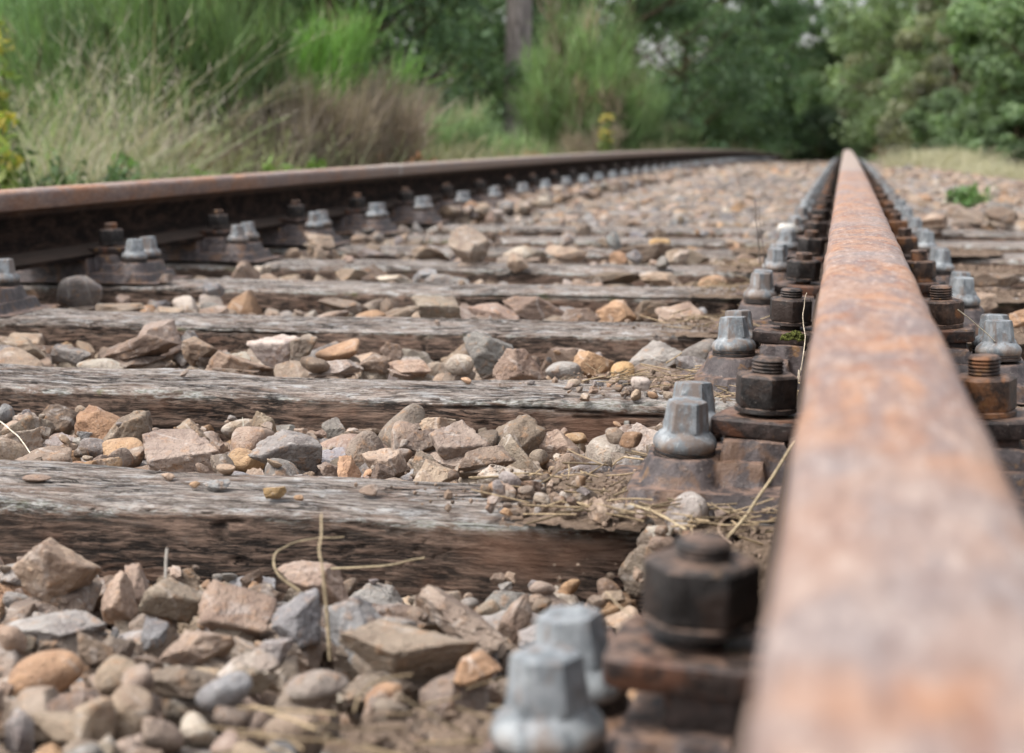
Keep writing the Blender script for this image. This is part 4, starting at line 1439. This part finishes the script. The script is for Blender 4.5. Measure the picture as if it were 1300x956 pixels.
# moss cushion beside the second chair
g = Geo()
rng = np.random.default_rng(5)
c = at_y(1008, 431, 1.90)
for _ in range(380):
    d = rng.normal(size=3)
    d /= np.linalg.norm(d)
    d[2] = abs(d[2])
    p = c + d * np.array([.014, .010, .009]) * rng.uniform(.5, 1)
    g.add(ICO[1][0] * rng.uniform(.0008, .002) + p, None, ICO[1][1], col=np.array([.10, .11, .025]) * rng.uniform(.5, 1.5))
o = link('moss_cushion', g.mesh('moss_cushion', M_moss, False))
tag(o, 'small olive green moss cushion under a black nut on the right rail', 'moss')

# ------------------------------------------------------------------ vegetation
def strips(base, dirs, L, w, bend, cols, nseg=3, rng=None, tip=.25):
    """n tapered curved ribbons; returns V,Q,C"""
    n = len(base)
    t = np.linspace(0, 1, nseg + 1)
    dirs = dirs / np.linalg.norm(dirs, axis=1)[:, None]
    az = rng.uniform(0, 2 * np.pi, n)
    rv = np.stack([np.cos(az), np.sin(az), np.zeros(n)], 1)
    sd = np.cross(dirs, rv)
    sd /= np.linalg.norm(sd, axis=1)[:, None] + 1e-9
    P = base[:, None] + dirs[:, None] * (L[:, None] * t[None])[..., None] + bend[:, None] * (L[:, None] * t[None] ** 2)[..., None]
    ww = (w[:, None] * (1 - (1 - tip) * t[None]))[..., None] * .5
    V = np.stack([P - sd[:, None] * ww, P + sd[:, None] * ww], 2)        # n, nseg+1, 2, 3
    V = V.reshape(-1, 3)
    k = np.arange(n)[:, None] * (2 * (nseg + 1)) + np.arange(nseg)[None] * 2
    Q = np.stack([k, k + 1, k + 3, k + 2], -1).reshape(-1, 4)
    C = np.repeat(cols, 2 * (nseg + 1), axis=0)
    return V, Q, C


def vcol(n, a, b, rng, jit=.2, soft=.2):
    a, b = np.array(a, float), np.array(b, float)
    a, b = a * (1 - soft) + a.mean() * soft, b * (1 - soft) + b.mean() * soft
    f = rng.random((n, 1))
    return np.clip((np.array(a) * (1 - f) + np.array(b) * f) * rng.uniform(1 - jit, 1 + jit, (n, 1)), 0, 1)


def broom(loc, h, rad, n, ca, cb, seed, label, stemcol=None, spread=.55, base_bare=.25, conic=0.0, cat='shrub', name='broom_bush', sprig=(.07, .21), w=.007, group=None):
    rng = np.random.default_rng(seed)
    x0, y0 = loc
    z0 = gz(x0, y0)
    root = link(name, None, None, (x0, y0, z0))
    tag(root, label, cat, group)
    g = Geo()
    gs = Geo()
    n = int(n * 1.7)
    nst = max(14, int(n / 260))
    per = n // nst
    for k in range(nst):
        az = rng.uniform(0, 6.28)
        lean = abs(rng.normal(0, spread)) * .6
        qr = math.sqrt(rng.random())
        hh = h * rng.uniform(.6, 1.0) * (1 - .25 * lean) * (1 - conic * qr)
        d = np.array([math.cos(az) * lean, math.sin(az) * lean, 1])
        d /= np.linalg.norm(d)
        out = np.array([math.cos(az), math.sin(az), 0]) * rng.uniform(0, .22)
        b0 = np.array([math.cos(az), math.sin(az), 0]) * rad * (qr if conic else rng.uniform(0, .35))
        t = np.linspace(0, 1, 9)
        P = b0 + d * (hh * t)[:, None] + out * (hh * t ** 2)[:, None] + rng.normal(0, .012, (9, 3)) * t[:, None]
        V, Q = tube(P, np.linspace(.010, .003, 9) * (h / 1.5 + .3), 5)
        gs.add(V, Q)
        u = base_bare + (1 - base_bare) * rng.random(per) ** .8
        i = np.clip((u * 8).astype(int), 0, 7)
        f = (u * 8 - i)[:, None]
        pos = P[i] * (1 - f) + P[i + 1] * f
        clump = rng.normal(0, rad * .13, (per, 3)) * np.array([1, 1, .5])
        pos = pos + clump
        dirs = d + rng.normal(0, .42, (per, 3)) + np.array([0, 0, .35]) + clump / (rad + .1) * .8
        L = rng.uniform(*sprig, per) * (.75 + .5 * h / 2)
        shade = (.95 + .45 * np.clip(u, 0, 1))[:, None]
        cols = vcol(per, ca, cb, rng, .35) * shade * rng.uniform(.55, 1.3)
        if rng.random() < .12:
            cols = cols.mean(1, keepdims=True) * np.array([1.25, 1.0, .72])
        V, Q, C = strips(pos, dirs, L, rng.uniform(.6, 1.3, per) * w, rng.normal(0, .18, (per, 3)), cols, 3, rng)
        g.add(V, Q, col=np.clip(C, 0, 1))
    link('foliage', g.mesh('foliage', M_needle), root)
    link('stems', gs.mesh('stems', M_twig), root)
    return root


def grass_clump(loc, h, rad, n, ca, cb, seed, label, lean=(0, 0), name='dry_grass_clump', cat='grass clump', w=.006, spread=.3, group=None):
    rng = np.random.default_rng(seed)
    x0, y0 = loc
    z0 = gz(x0, y0)
    a, r = rng.uniform(0, 6.28, n), rad * np.sqrt(rng.random(n))
    base = np.stack([r * np.cos(a), r * np.sin(a), np.zeros(n)], 1)
    dirs = np.stack([rng.normal(lean[0], spread, n), rng.normal(lean[1], spread, n), np.ones(n)], 1)
    L = h * rng.uniform(.45, 1.05, n)
    bend = np.stack([rng.normal(lean[0], .3, n), rng.normal(0, .25, n), -np.abs(rng.normal(.1, .15, n))], 1)
    V, Q, C = strips(base, dirs, L, rng.uniform(.6, 1.4, n) * w, bend, vcol(n, ca, cb, rng, .3), 5, rng)
    g = Geo()
    g.add(V, Q, col=C)
    # seed heads: fine side hairs near the tips
    m = n // 2
    idx = rng.integers(0, n, m * 6)
    tt = rng.uniform(.75, 1.0, len(idx))
    dn = dirs / np.linalg.norm(dirs, axis=1)[:, None]
    P = base[idx] + dn[idx] * (L[idx] * tt)[:, None] + bend[idx] * (L[idx] * tt ** 2)[:, None]
    V, Q, C = strips(P, dn[idx] + rng.normal(0, .5, (len(idx), 3)), rng.uniform(.02, .06, len(idx)) * (h / .8), np.full(len(idx), w * .6), rng.normal(0, .1, (len(idx), 3)),
                     vcol(len(idx), cb, np.array(cb) * 1.1, rng, .2), 1, rng)
    g.add(V, Q, col=C)
    o = link(name, g.mesh(name, M_needle), None, (x0, y0, z0))
    tag(o, label, cat, group)
    return o


def leaf_cloud(centers, radii, per, size, ca, cb, rng, flat=.6, up=.3):
    """leaf quads spread through clumps"""
    n = len(centers) * per
    ci = np.repeat(np.arange(len(centers)), per)
    d = rng.normal(size=(n, 3))
    d /= np.linalg.norm(d, axis=1)[:, None]
    r = rng.random(n) ** .45
    P = centers[ci] + d * (radii[ci] * r)[:, None] * np.array([1, 1, flat])
    nrm = d + rng.normal(0, .7, (n, 3)) + np.array([0, 0, up])
    nrm /= np.linalg.norm(nrm, axis=1)[:, None]
    t1 = np.cross(nrm, rng.normal(size=(n, 3)))
    t1 /= np.linalg.norm(t1, axis=1)[:, None] + 1e-9
    t2 = np.cross(nrm, t1)
    s = rng.uniform(.6, 1.4, n)[:, None] * size
    V = np.stack([P - t1 * s, P - t2 * s * .45, P + t1 * s, P + t2 * s * .45], 1).reshape(-1, 3)
    Q = np.arange(n * 4).reshape(-1, 4)
    bright = rng.uniform(.6, 1.3, len(centers))[ci][:, None]
    C = vcol(n, ca, cb, rng, .25) * bright
    return V, Q, np.clip(np.repeat(C, 4, axis=0), 0, 1)


def tree(loc, h, rad, seed, ca, cb, label, crown0=.05, leaf=.07, nclump=60, per=160, trunk=.07, name='broadleaf_tree', cat='tree', cone=False, group='trees of the wood behind the track', bark=None, flat=.7):
    rng = np.random.default_rng(seed)
    x0, y0 = loc
    z0 = gz(x0, y0)
    root = link(name, None, None, (x0, y0, z0))
    tag(root, label, cat, group)
    g = Geo()
    t = np.linspace(0, 1, 12)
    P = np.stack([np.cumsum(rng.normal(0, .03, 12)) * h / 8, np.cumsum(rng.normal(0, .03, 12)) * h / 8, h * .95 * t], 1)
    V, Q = tube(P, trunk * (1 - .85 * t) + .01, 10)
    g.add(V, Q)
    cs, rs = [], []
    for k in range(nclump):
        u = rng.uniform(crown0, 1)
        prof = (1 - u) ** .8 + .06 if cone else (math.sin(math.pi * min(.98, max(.12, (u - crown0) / (1 - crown0) * .85 + .15))) ** .6)
        a = rng.uniform(0, 6.28)
        rr_ = rad * prof * math.sqrt(rng.uniform(.12, 1))
        c = np.array([rr_ * math.cos(a), rr_ * math.sin(a), h * u])
        cs.append(c)
        rs.append(rad * rng.uniform(.14, .3) * (1 if not cone else .8))
        ti = min(int(max(u - .12, 0) * 11), 10)
        b0 = P[ti]
        mid = (b0 + c) / 2 + np.array([0, 0, -.05 * h * rng.random()])
        V, Q = tube([b0, mid, c], [trunk * .28 * (1.1 - u) + .006, trunk * .16 * (1.1 - u) + .005, .004], 5)
        g.add(V, Q)
    link('trunk', g.mesh('trunk', bark or M_twig), root)
    V, Q, C = leaf_cloud(np.array(cs), np.array(rs), per, leaf, ca, cb, rng, flat)
    gc = Geo()
    gc.add(V, Q, col=C)
    link('crown', gc.mesh('crown', M_leaf, False), root)
    return root


def X_at(px, d):
    return float(at_y(px, 165, d)[0])


# --- left bank, near to far
grass_clump((X_at(95, 6.3), 6.3), 1.0, .32, 230, (.36, .30, .22), (.52, .45, .35), 1, 'tall pale dead grass leaning right at the left edge', (.14, 0), w=.005)
grass_clump((X_at(175, 7.2), 7.2), .95, .35, 170, (.34, .28, .20), (.45, .37, .28), 2, 'pale dead grass mixed with green stems beside the tall broom', (-.05, 0), w=.005)
grass_clump((X_at(60, 6.8), 6.8), .8, .5, 420, (0.140, 0.238, 0.070), (0.308, 0.378, 0.140), 3, 'green grass growing among pale stalks at the left edge', (.1, 0), 'green_grass_clump', w=.008)
grass_clump((X_at(225, 7.6), 7.6), .6, .6, 500, (0.156, 0.221, 0.078), (0.364, 0.377, 0.182), 4, 'short green and straw grass under the tall broom', (.1, 0), 'green_grass_clump', w=.008)
broom((X_at(245, 7.8), 7.8), 1.55, .45, 5200, (0.072, 0.137, 0.039), (0.143, 0.221, 0.065), 5, 'tall dark broom with bare brown stems left of centre', base_bare=.42, spread=.35)
broom((X_at(120, 8.8), 8.8), 1.5, .6, 5200, (0.109, 0.217, 0.070), (0.202, 0.326, 0.109), 6, 'loose green broom behind the pale grass at left', base_bare=.3, spread=.6)
broom((X_at(20, 8.6), 8.6), 1.4, .6, 4200, (0.120, 0.225, 0.060), (0.210, 0.330, 0.105), 7, 'soft green broom at the left edge behind yellow leaves', base_bare=.25, spread=.6)
broom((X_at(365, 8.8), 8.8), 1.1, 0.36, 6500, (0.106, 0.250, 0.031), (0.188, 0.362, 0.056), 8, 'bright green dense broom head above the brown dry shrub', base_bare=.52, spread=0.4)
broom((X_at(385, 8.2), 8.2), 0.66, 0.5, 5200, (0.230, 0.169, 0.128), (0.378, 0.290, 0.223), 9, 'brown dead shrub with feathery tops below the bright green broom', base_bare=.1, spread=0.8, name='dead_shrub', w=.006)
broom((X_at(455, 8.9), 8.9), 0.74, 0.4, 3400, (0.230, 0.169, 0.135), (0.405, 0.304, 0.243), 10, 'brown dead shrub with pinkish plumes right of the bright broom', base_bare=.25, spread=0.6, name='dead_shrub', w=.006)
broom((X_at(318, 7.7), 7.7), .55, .4, 2600, (0.182, 0.137, 0.104), (0.312, 0.247, 0.195), 11, 'low brown twiggy shrub right of the tall dark broom', base_bare=.1, spread=.9, name='dead_shrub', w=.005)
broom((X_at(560, 11), 11), 0.55, 0.4, 5200, (0.130, 0.221, 0.078), (0.247, 0.351, 0.143), 12, 'pale green grassy broom left of the tree trunk', base_bare=.12, spread=0.5)
broom((X_at(640, 12.5), 12.5), 0.30, 0.45, 5000, (0.121, 0.203, 0.068), (0.216, 0.311, 0.108), 13, 'low pale broom in front of the tree trunk', base_bare=.1, spread=0.5)
broom((X_at(738, 17), 17), 2.15, .46, 11000, (0.115, 0.209, 0.054), (0.209, 0.317, 0.101), 14, 'large pointed green broom right of the tree trunk', base_bare=.12, spread=.12, conic=.6, w=.009)
broom((X_at(785, 19), 19), 1.0, 0.45, 5200, (0.117, 0.208, 0.065), (0.208, 0.312, 0.111), 15, 'green broom shoulder to the right of the pointed broom', base_bare=.15, spread=0.35, w=.009)
broom((X_at(890, 27), 27), 1.05, 0.55, 4200, (0.119, 0.196, 0.070), (0.224, 0.308, 0.126), 16, 'small pale green broom before the dark trees', base_bare=.1, spread=.5, w=.010)
broom((X_at(845, 23), 23), 0.6, 0.4, 3000, (0.098, 0.168, 0.056), (0.182, 0.252, 0.098), 17, 'low green broom beside the small pale broom', base_bare=.1, spread=.6, w=.010)
broom((X_at(755, 15.6), 15.6), .42, .32, 1800, (.17, .13, .095), (.26, .20, .14), 18, 'small brown dry plant at the foot of the pointed broom', base_bare=.1, spread=.8, name='dead_shrub', w=.007)
for k, (px, d, h, n, lab) in enumerate([(480, 9.5, .45, 500, 'straw and green grass tuft below the brown shrub'), (560, 10.2, .4, 500, 'short mixed grass tuft left of the trunk by the rail'),
                                        (620, 11.2, .38, 500, 'short mixed grass tuft under the trunk by the rail'), (800, 18, .45, 500, 'yellowish grass tuft right of the pointed broom'),
                                        (920, 33, .5, 600, 'straw coloured grass near the far end of left rail'), (965, 46, .7, 600, 'pale grass where the left rail ends')]):
    grass_clump((X_at(px, d), d), h, .6, n, (.16, .18, .07), (.40, .35, .20), 60 + k, lab, (.05, 0), 'grass_tuft', w=.008)


def leafy(loc, h, rad, n, leaf, ca, cb, seed, label, name='leafy_plant', cat='plant', flower=None, zoff=0.0):
    rng = np.random.default_rng(seed)
    x0, y0 = loc
    root = link(name, None, None, (x0, y0, gz(x0, y0)))
    tag(root, label, cat)
    gs, cs = Geo(), []
    for k in range(n):
        a, r = rng.uniform(0, 6.28), rad * math.sqrt(rng.random())
        b0 = np.array([math.cos(a), math.sin(a), 0]) * r * .6
        tp = np.array([math.cos(a), math.sin(a), 0]) * r * 1.2 + np.array([0, 0, h * rng.uniform(.55, 1)])
        mid = (b0 + tp) / 2 + rng.normal(0, .03, 3)
        V, Q = tube([b0, mid, tp], [.004, .003, .002], 5)
        gs.add(V, Q)
        for u in np.linspace(.3, 1, 6):
            cs.append((1 - u) * b0 + u * tp)
    link('stems', gs.mesh('stems', M_twig), root)
    cs = np.array(cs)
    V, Q, C = leaf_cloud(cs, np.full(len(cs), leaf * 2.0), 7, leaf, ca, cb, rng, .7, .8)
    g = Geo()
    g.add(V, Q, col=C)
    link('leaves', g.mesh('leaves', M_leaf, False), root)
    if flower:
        for tp in cs[5::6]:
            V, Q, C = leaf_cloud(tp[None], np.array([leaf * 1.8]), 22, leaf * .7, flower, np.array(flower) * 1.1, rng, .8, .5)
            g = Geo()
            g.add(V, Q, col=C)
            link('flower_head', g.mesh('flower_head', M_leaf, False), root)
    return root


leafy((X_at(4, 4.6), 4.6), .46, .06, 3, .024, (.16, .26, .03), (.30, .36, .04), 70, 'yellow flowering plant at the upper left edge', flower=(.62, .50, .03), zoff=0)
leafy((X_at(-4, 5.0), 5.0), .74, .07, 4, .022, (.14, .24, .03), (.30, .36, .05), 71, 'taller yellow and green plant cut off by the left edge', flower=(.60, .52, .04))
leafy((X_at(45, 5.2), 5.2), .32, .35, 26, .022, (.055, .12, .035), (.11, .20, .06), 72, 'low leafy green weeds behind the left rail at left edge')
leafy((X_at(150, 5.6), 5.6), .22, .35, 20, .02, (.07, .12, .035), (.15, .20, .06), 73, 'low green weeds behind left rail under the pale grass')
leafy((X_at(330, 6.6), 6.6), .27, .22, 16, .024, (.13, .24, .03), (.24, .36, .06), 74, 'bright yellow-green leafy weed below the brown shrub')
leafy((X_at(500, 8.6), 8.6), .26, .22, 12, .025, (.32, .12, .04), (.48, .22, .09), 75, 'orange-brown withered fern tuft behind the left rail', name='withered_fern', cat='fern')
leafy((X_at(660, 11.5), 11.5), .28, .2, 10, .025, (.30, .15, .05), (.42, .28, .10), 76, 'faint orange withered fern near the foot of the trunk', name='withered_fern', cat='fern')
leafy((X_at(765, 15.2), 15.2), .6, .12, 6, .03, (.12, .2, .04), (.2, .26, .06), 77, 'yellow flowering plant in front of the pointed broom', flower=(.55, .42, .05))
leafy((X_at(1238, 7.6), 7.6), .16, .09, 9, .018, (.12, .24, .06), (.18, .33, .10), 78, 'small bright green weed growing in the stones right of the track')

# --- the bare pine trunk
rng = np.random.default_rng(4)
d = 22.0
x0 = X_at(657, d)
root = link('pine_tree', None, None, (x0, d, gz(x0, d)))
tag(root, 'tall pine with bare grey-brown trunk behind the left bushes', 'tree')
t = np.linspace(0, 1, 24)
P = np.stack([.12 * np.sin(t * 5) * t, .1 * t, 11 * t], 1)
V, Q = tube(P, .185 * (1 - .6 * t) + .02 * np.exp(-t * 30), 18)
V += .012 * fbm(V * np.array([9, 9, 2]), 3, 3)[:, None] * np.sign(V - np.repeat(P, 18, 0))
g = Geo()
g.add(V, Q)
link('trunk', g.mesh('trunk', M_bark), root)
cs = []
gb = Geo()
for k in range(46):
    u = rng.uniform(.52, 1.0)
    a = rng.uniform(0, 6.28)
    L = 2.3 * (1.15 - u)
    b0 = P[int(u * 23)]
    tip = b0 + np.array([math.cos(a) * L, math.sin(a) * L, .25 * L])
    V, Q = tube([b0, (b0 + tip) / 2, tip], [.04, .03, .01], 6)
    gb.add(V, Q)
    for q in (.55, .8, 1.0):
        cs.append(b0 + (tip - b0) * q)
link('limbs', gb.mesh('limbs', M_bark), root)
cs = np.array(cs)
V, Q, C = leaf_cloud(cs, np.full(len(cs), .45), 90, .09, (.03, .065, .03), (.06, .10, .045), rng, .6)
g = Geo()
g.add(V, Q, col=C)
link('crown', g.mesh('crown', M_leaf, False), root)

# --- the wood behind
DK = ((.085, .165, .075), (.19, .30, .14))
MID = ((.12, .21, .085), (.24, .34, .15))
OL = ((.16, .25, .10), (.31, .40, .19))
BR = ((.21, .22, .12), (.34, .34, .22))
LG = ((.11, .17, .05), (.20, .27, .09))
TREES = [
    (20, 19, 5.5, 2.0, MID, 'green tree behind the broom at the far left', 0),
    (170, 17, 5.5, 1.7, DK, 'dark tree behind the pale grass at left', 0),
    (300, 20, 6.0, 2.0, MID, 'mid green tree behind the tall dark broom', 0),
    (430, 19, 6.0, 1.9, DK, 'dark tree behind the bright green broom', 0),
    (540, 22, 6.5, 2.0, DK, 'dark tree directly left of the pine trunk', 0),
    (590, 29, 7.0, 2.0, MID, 'green tree behind the pine trunk', 0),
    (705, 27, 7.0, 2.2, DK, 'dark tree behind the pointed broom', 0),
    (800, 26, 6.5, 2.0, DK, 'dark tree right of the pointed broom', 0),
    (870, 34, 7.0, 2.2, DK, 'dark leafy tree left of the far track end', 0),
    (925, 42, 7.5, 2.0, DK, 'very dark tree above the end of the left rail', 0),
    (955, 47, 4.0, 1.3, ((.05, .105, .03), (.10, .17, .05)), 'small fresh green tree in front of the dark trees', 0),
    (1002, 51, 7.5, 1.7, DK, 'dark tree above the vanishing track', 0),
    (1075, 50, 4.0, 1.9, MID, 'mid green rounded tree straight over the right rail end', 0),
    (1085, 58, 4.5, 2.4, LG, 'pale green tree behind the gap over the track', 0),
    (1120, 49, 4.2, 1.3, BR, 'brownish thin tree right of the right rail end', 0),
    (1165, 40, 6.0, 1.8, OL, 'olive green tree right of the track end', 0),
    (1215, 31, 5.0, 1.4, BR, 'brown tinged conifer at the right', 1),
    (1262, 33, 6.0, 1.9, OL, 'olive tree second from the right edge', 0),
    (1290, 24, 5.0, 1.0, ((.10, .19, .06), (.20, .32, .10)), 'fresh green tree at the right edge', 0),
    (1340, 22, 5.0, 1.2, MID, 'green tree cut off by the right edge', 0),
]
for k, (px, d, h, r, cc, lab, cone) in enumerate(TREES):
    tree((X_at(px, d), d), h, r, 300 + k, cc[0], cc[1], lab, leaf=.055 if d < 34 else .07, nclump=130 if h > 4 else 60, per=150, cone=bool(cone), crown0=.02)
SHR = [(985, 48, 1.5, 1.1, DK, 'dark bush at the far end between the rails'), (1045, 48, 1.6, 1.2, ((.03, .06, .03), (.07, .11, .05)), 'dark bush left of the right rail vanishing point'),
       (1105, 48, 1.4, 1.1, MID, 'green bush just right of the right rail end'), (1150, 42, 1.5, .8, DK, 'dark bush behind pale grass at right'),
       (1200, 29, 1.3, .8, MID, 'green bush right of the brownish tree'), (1245, 28, 1.2, .8, MID, 'green rounded bush above the pale grass'),
       (820, 24, 1.2, .7, DK, 'dark bush between the pointed broom and the small broom'), (1290, 21, .9, .5, MID, 'low green bush at the right edge')]
for k, (px, d, h, r, cc, lab) in enumerate(SHR):
    tree((X_at(px, d), d), h, r, 400 + k, cc[0], cc[1], lab, leaf=.05, nclump=60, per=130, trunk=.04, crown0=.0, name='bush', cat='bush', group='bushes at the far end of the track')
leafy((X_at(1140, 36), 36), .45, .35, 14, .05, (.20, .07, .04), (.30, .14, .07), 79, 'reddish brown withered fern at the far right of track', name='withered_fern', cat='fern')
for k, (px, d, h, lab) in enumerate([(1190, 19, .36, 'pale dry grass patch right of the track, nearer one'), (1225, 21, .42, 'pale dry grass patch below the green bushes at right'), (1262, 17, .30, 'pale dry grass patch near the right edge'),
                                     (1155, 32, .3, 'pale grass strip beside the far right rail')]):
    grass_clump((X_at(px, d), d), h, .55, 1500, (.36, .33, .20), (.58, .53, .36), 90 + k, lab, (0, 0), 'pale_grass_tuft', w=.010, spread=.5)
# deep wood closing the view
rng = np.random.default_rng(77)
g = Geo()
cs, rs = [], []
for _ in range(900):
    a = rng.uniform(-1.0, .75)
    d = rng.uniform(52, 62)
    cs.append((d * math.sin(a) * .9 - 2, d * math.cos(a) * .95, rng.uniform(-2.5, 7.5 - 3.0 * math.exp(-((a + .01) / .03) ** 2))))
    rs.append(rng.uniform(.9, 1.7))
V, Q, C = leaf_cloud(np.array(cs), np.array(rs), 110, .16, (.10, .17, .08), (.24, .33, .16), rng, .8)
g.add(V, Q, col=C)
o = link('distant_wood', g.mesh('distant_wood', M_leaf, False))
tag(o, 'dark green mass of distant wood closing the view behind the trees', 'wood', None, 'stuff')

# low ground cover along the left bank
rng = np.random.default_rng(78)
n = 16000
yy = 4.2 + 26 * rng.random(n) ** 1.4
xx = -1.95 - rng.random(n) ** 1.3 * 4.0
zz = np.array([gz(a, b) for a, b in zip(xx, yy)])
V, Q, C = strips(np.stack([xx, yy, zz], 1), np.stack([rng.normal(0, .35, n), rng.normal(0, .35, n), np.ones(n)], 1), rng.uniform(.08, .32, n), rng.uniform(.005, .011, n),
                 rng.normal(0, .25, (n, 3)), vcol(n, (.07, .10, .03), (.26, .25, .12), rng, .3), 3, rng)
g = Geo()
g.add(V, Q, col=C)
n = 9000
yy = 12 + 30 * rng.random(n) ** 1.2
xx = 1.9 + rng.random(n) * 6
zz = np.array([gz(a, b) for a, b in zip(xx, yy)])
V, Q, C = strips(np.stack([xx, yy, zz], 1), np.stack([rng.normal(0, .4, n), rng.normal(0, .4, n), np.ones(n)], 1), rng.uniform(.06, .2, n), rng.uniform(.006, .014, n),
                 rng.normal(0, .25, (n, 3)), vcol(n, (.14, .15, .06), (.38, .34, .20), rng, .3), 3, rng)
g.add(V, Q, col=C)
o = link('rough_grass', g.mesh('rough_grass', M_needle))
tag(o, 'rough green and straw grass covering the banks beside the track', 'grass', None, 'stuff')

# ------------------------------------------------------------------ light, camera
w = D.worlds.new('World')
scene.world = w
w.use_nodes = True
nt = w.node_tree
bg = nt.nodes['Background']
sky = nt.nodes.new('ShaderNodeTexSky')
sky.sky_type = 'NISHITA'
sky.sun_disc = False
SUN_EL, SUN_AZ = math.radians(58), math.radians(-118)      # azimuth from +y toward +x
sky.sun_elevation = SUN_EL
sky.sun_rotation = SUN_AZ
sky.air_density = 1.0
sky.dust_density = 4.0
sky.ozone_density = 1.0
hs = nt.nodes.new('ShaderNodeHueSaturation')
hs.inputs['Saturation'].default_value = .32
hs.inputs['Value'].default_value = 2.2
nt.links.new(sky.outputs[0], hs.inputs['Color'])
nt.links.new(hs.outputs[0], bg.inputs[0])
bg.inputs[1].default_value = .15

sd = D.lights.new('sun', 'SUN')
sd.energy = 2.1
sd.angle = math.radians(13)
sd.color = (1.0, .97, .93)
so = link('sun', sd)
dirv = Vector((math.sin(SUN_AZ) * math.cos(SUN_EL), math.cos(SUN_AZ) * math.cos(SUN_EL), math.sin(SUN_EL)))
so.rotation_euler = dirv.to_track_quat('Z', 'Y').to_euler()
so.location = dirv * 30

cd = D.cameras.new('camera')
cam = link('camera', cd)
cam.location = CAM
Mx = Matrix(((cR[0], cU[0], -cF[0]), (cR[1], cU[1], -cF[1]), (cR[2], cU[2], -cF[2])))
cam.rotation_euler = Mx.to_euler()
cd.sensor_fit = 'HORIZONTAL'
cd.sensor_width = 36
cd.lens = 36 * FPX / 1300
cd.shift_y = -44.5 / 1300
cd.clip_start = .02
cd.clip_end = 2000
cd.dof.use_dof = True
cd.dof.focus_distance = 1.70
cd.dof.aperture_fstop = 7.8
cd.dof.aperture_blades = 7
scene.camera = cam

scene.view_settings.view_transform = 'Standard'
scene.view_settings.look = 'None'
scene.view_settings.exposure = 0
scene.render.engine = 'CYCLES'
scene.cycles.use_denoising = True
scene.cycles.max_bounces = 6
scene.cycles.diffuse_bounces = 3
scene.cycles.glossy_bounces = 2
scene.cycles.transmission_bounces = 2
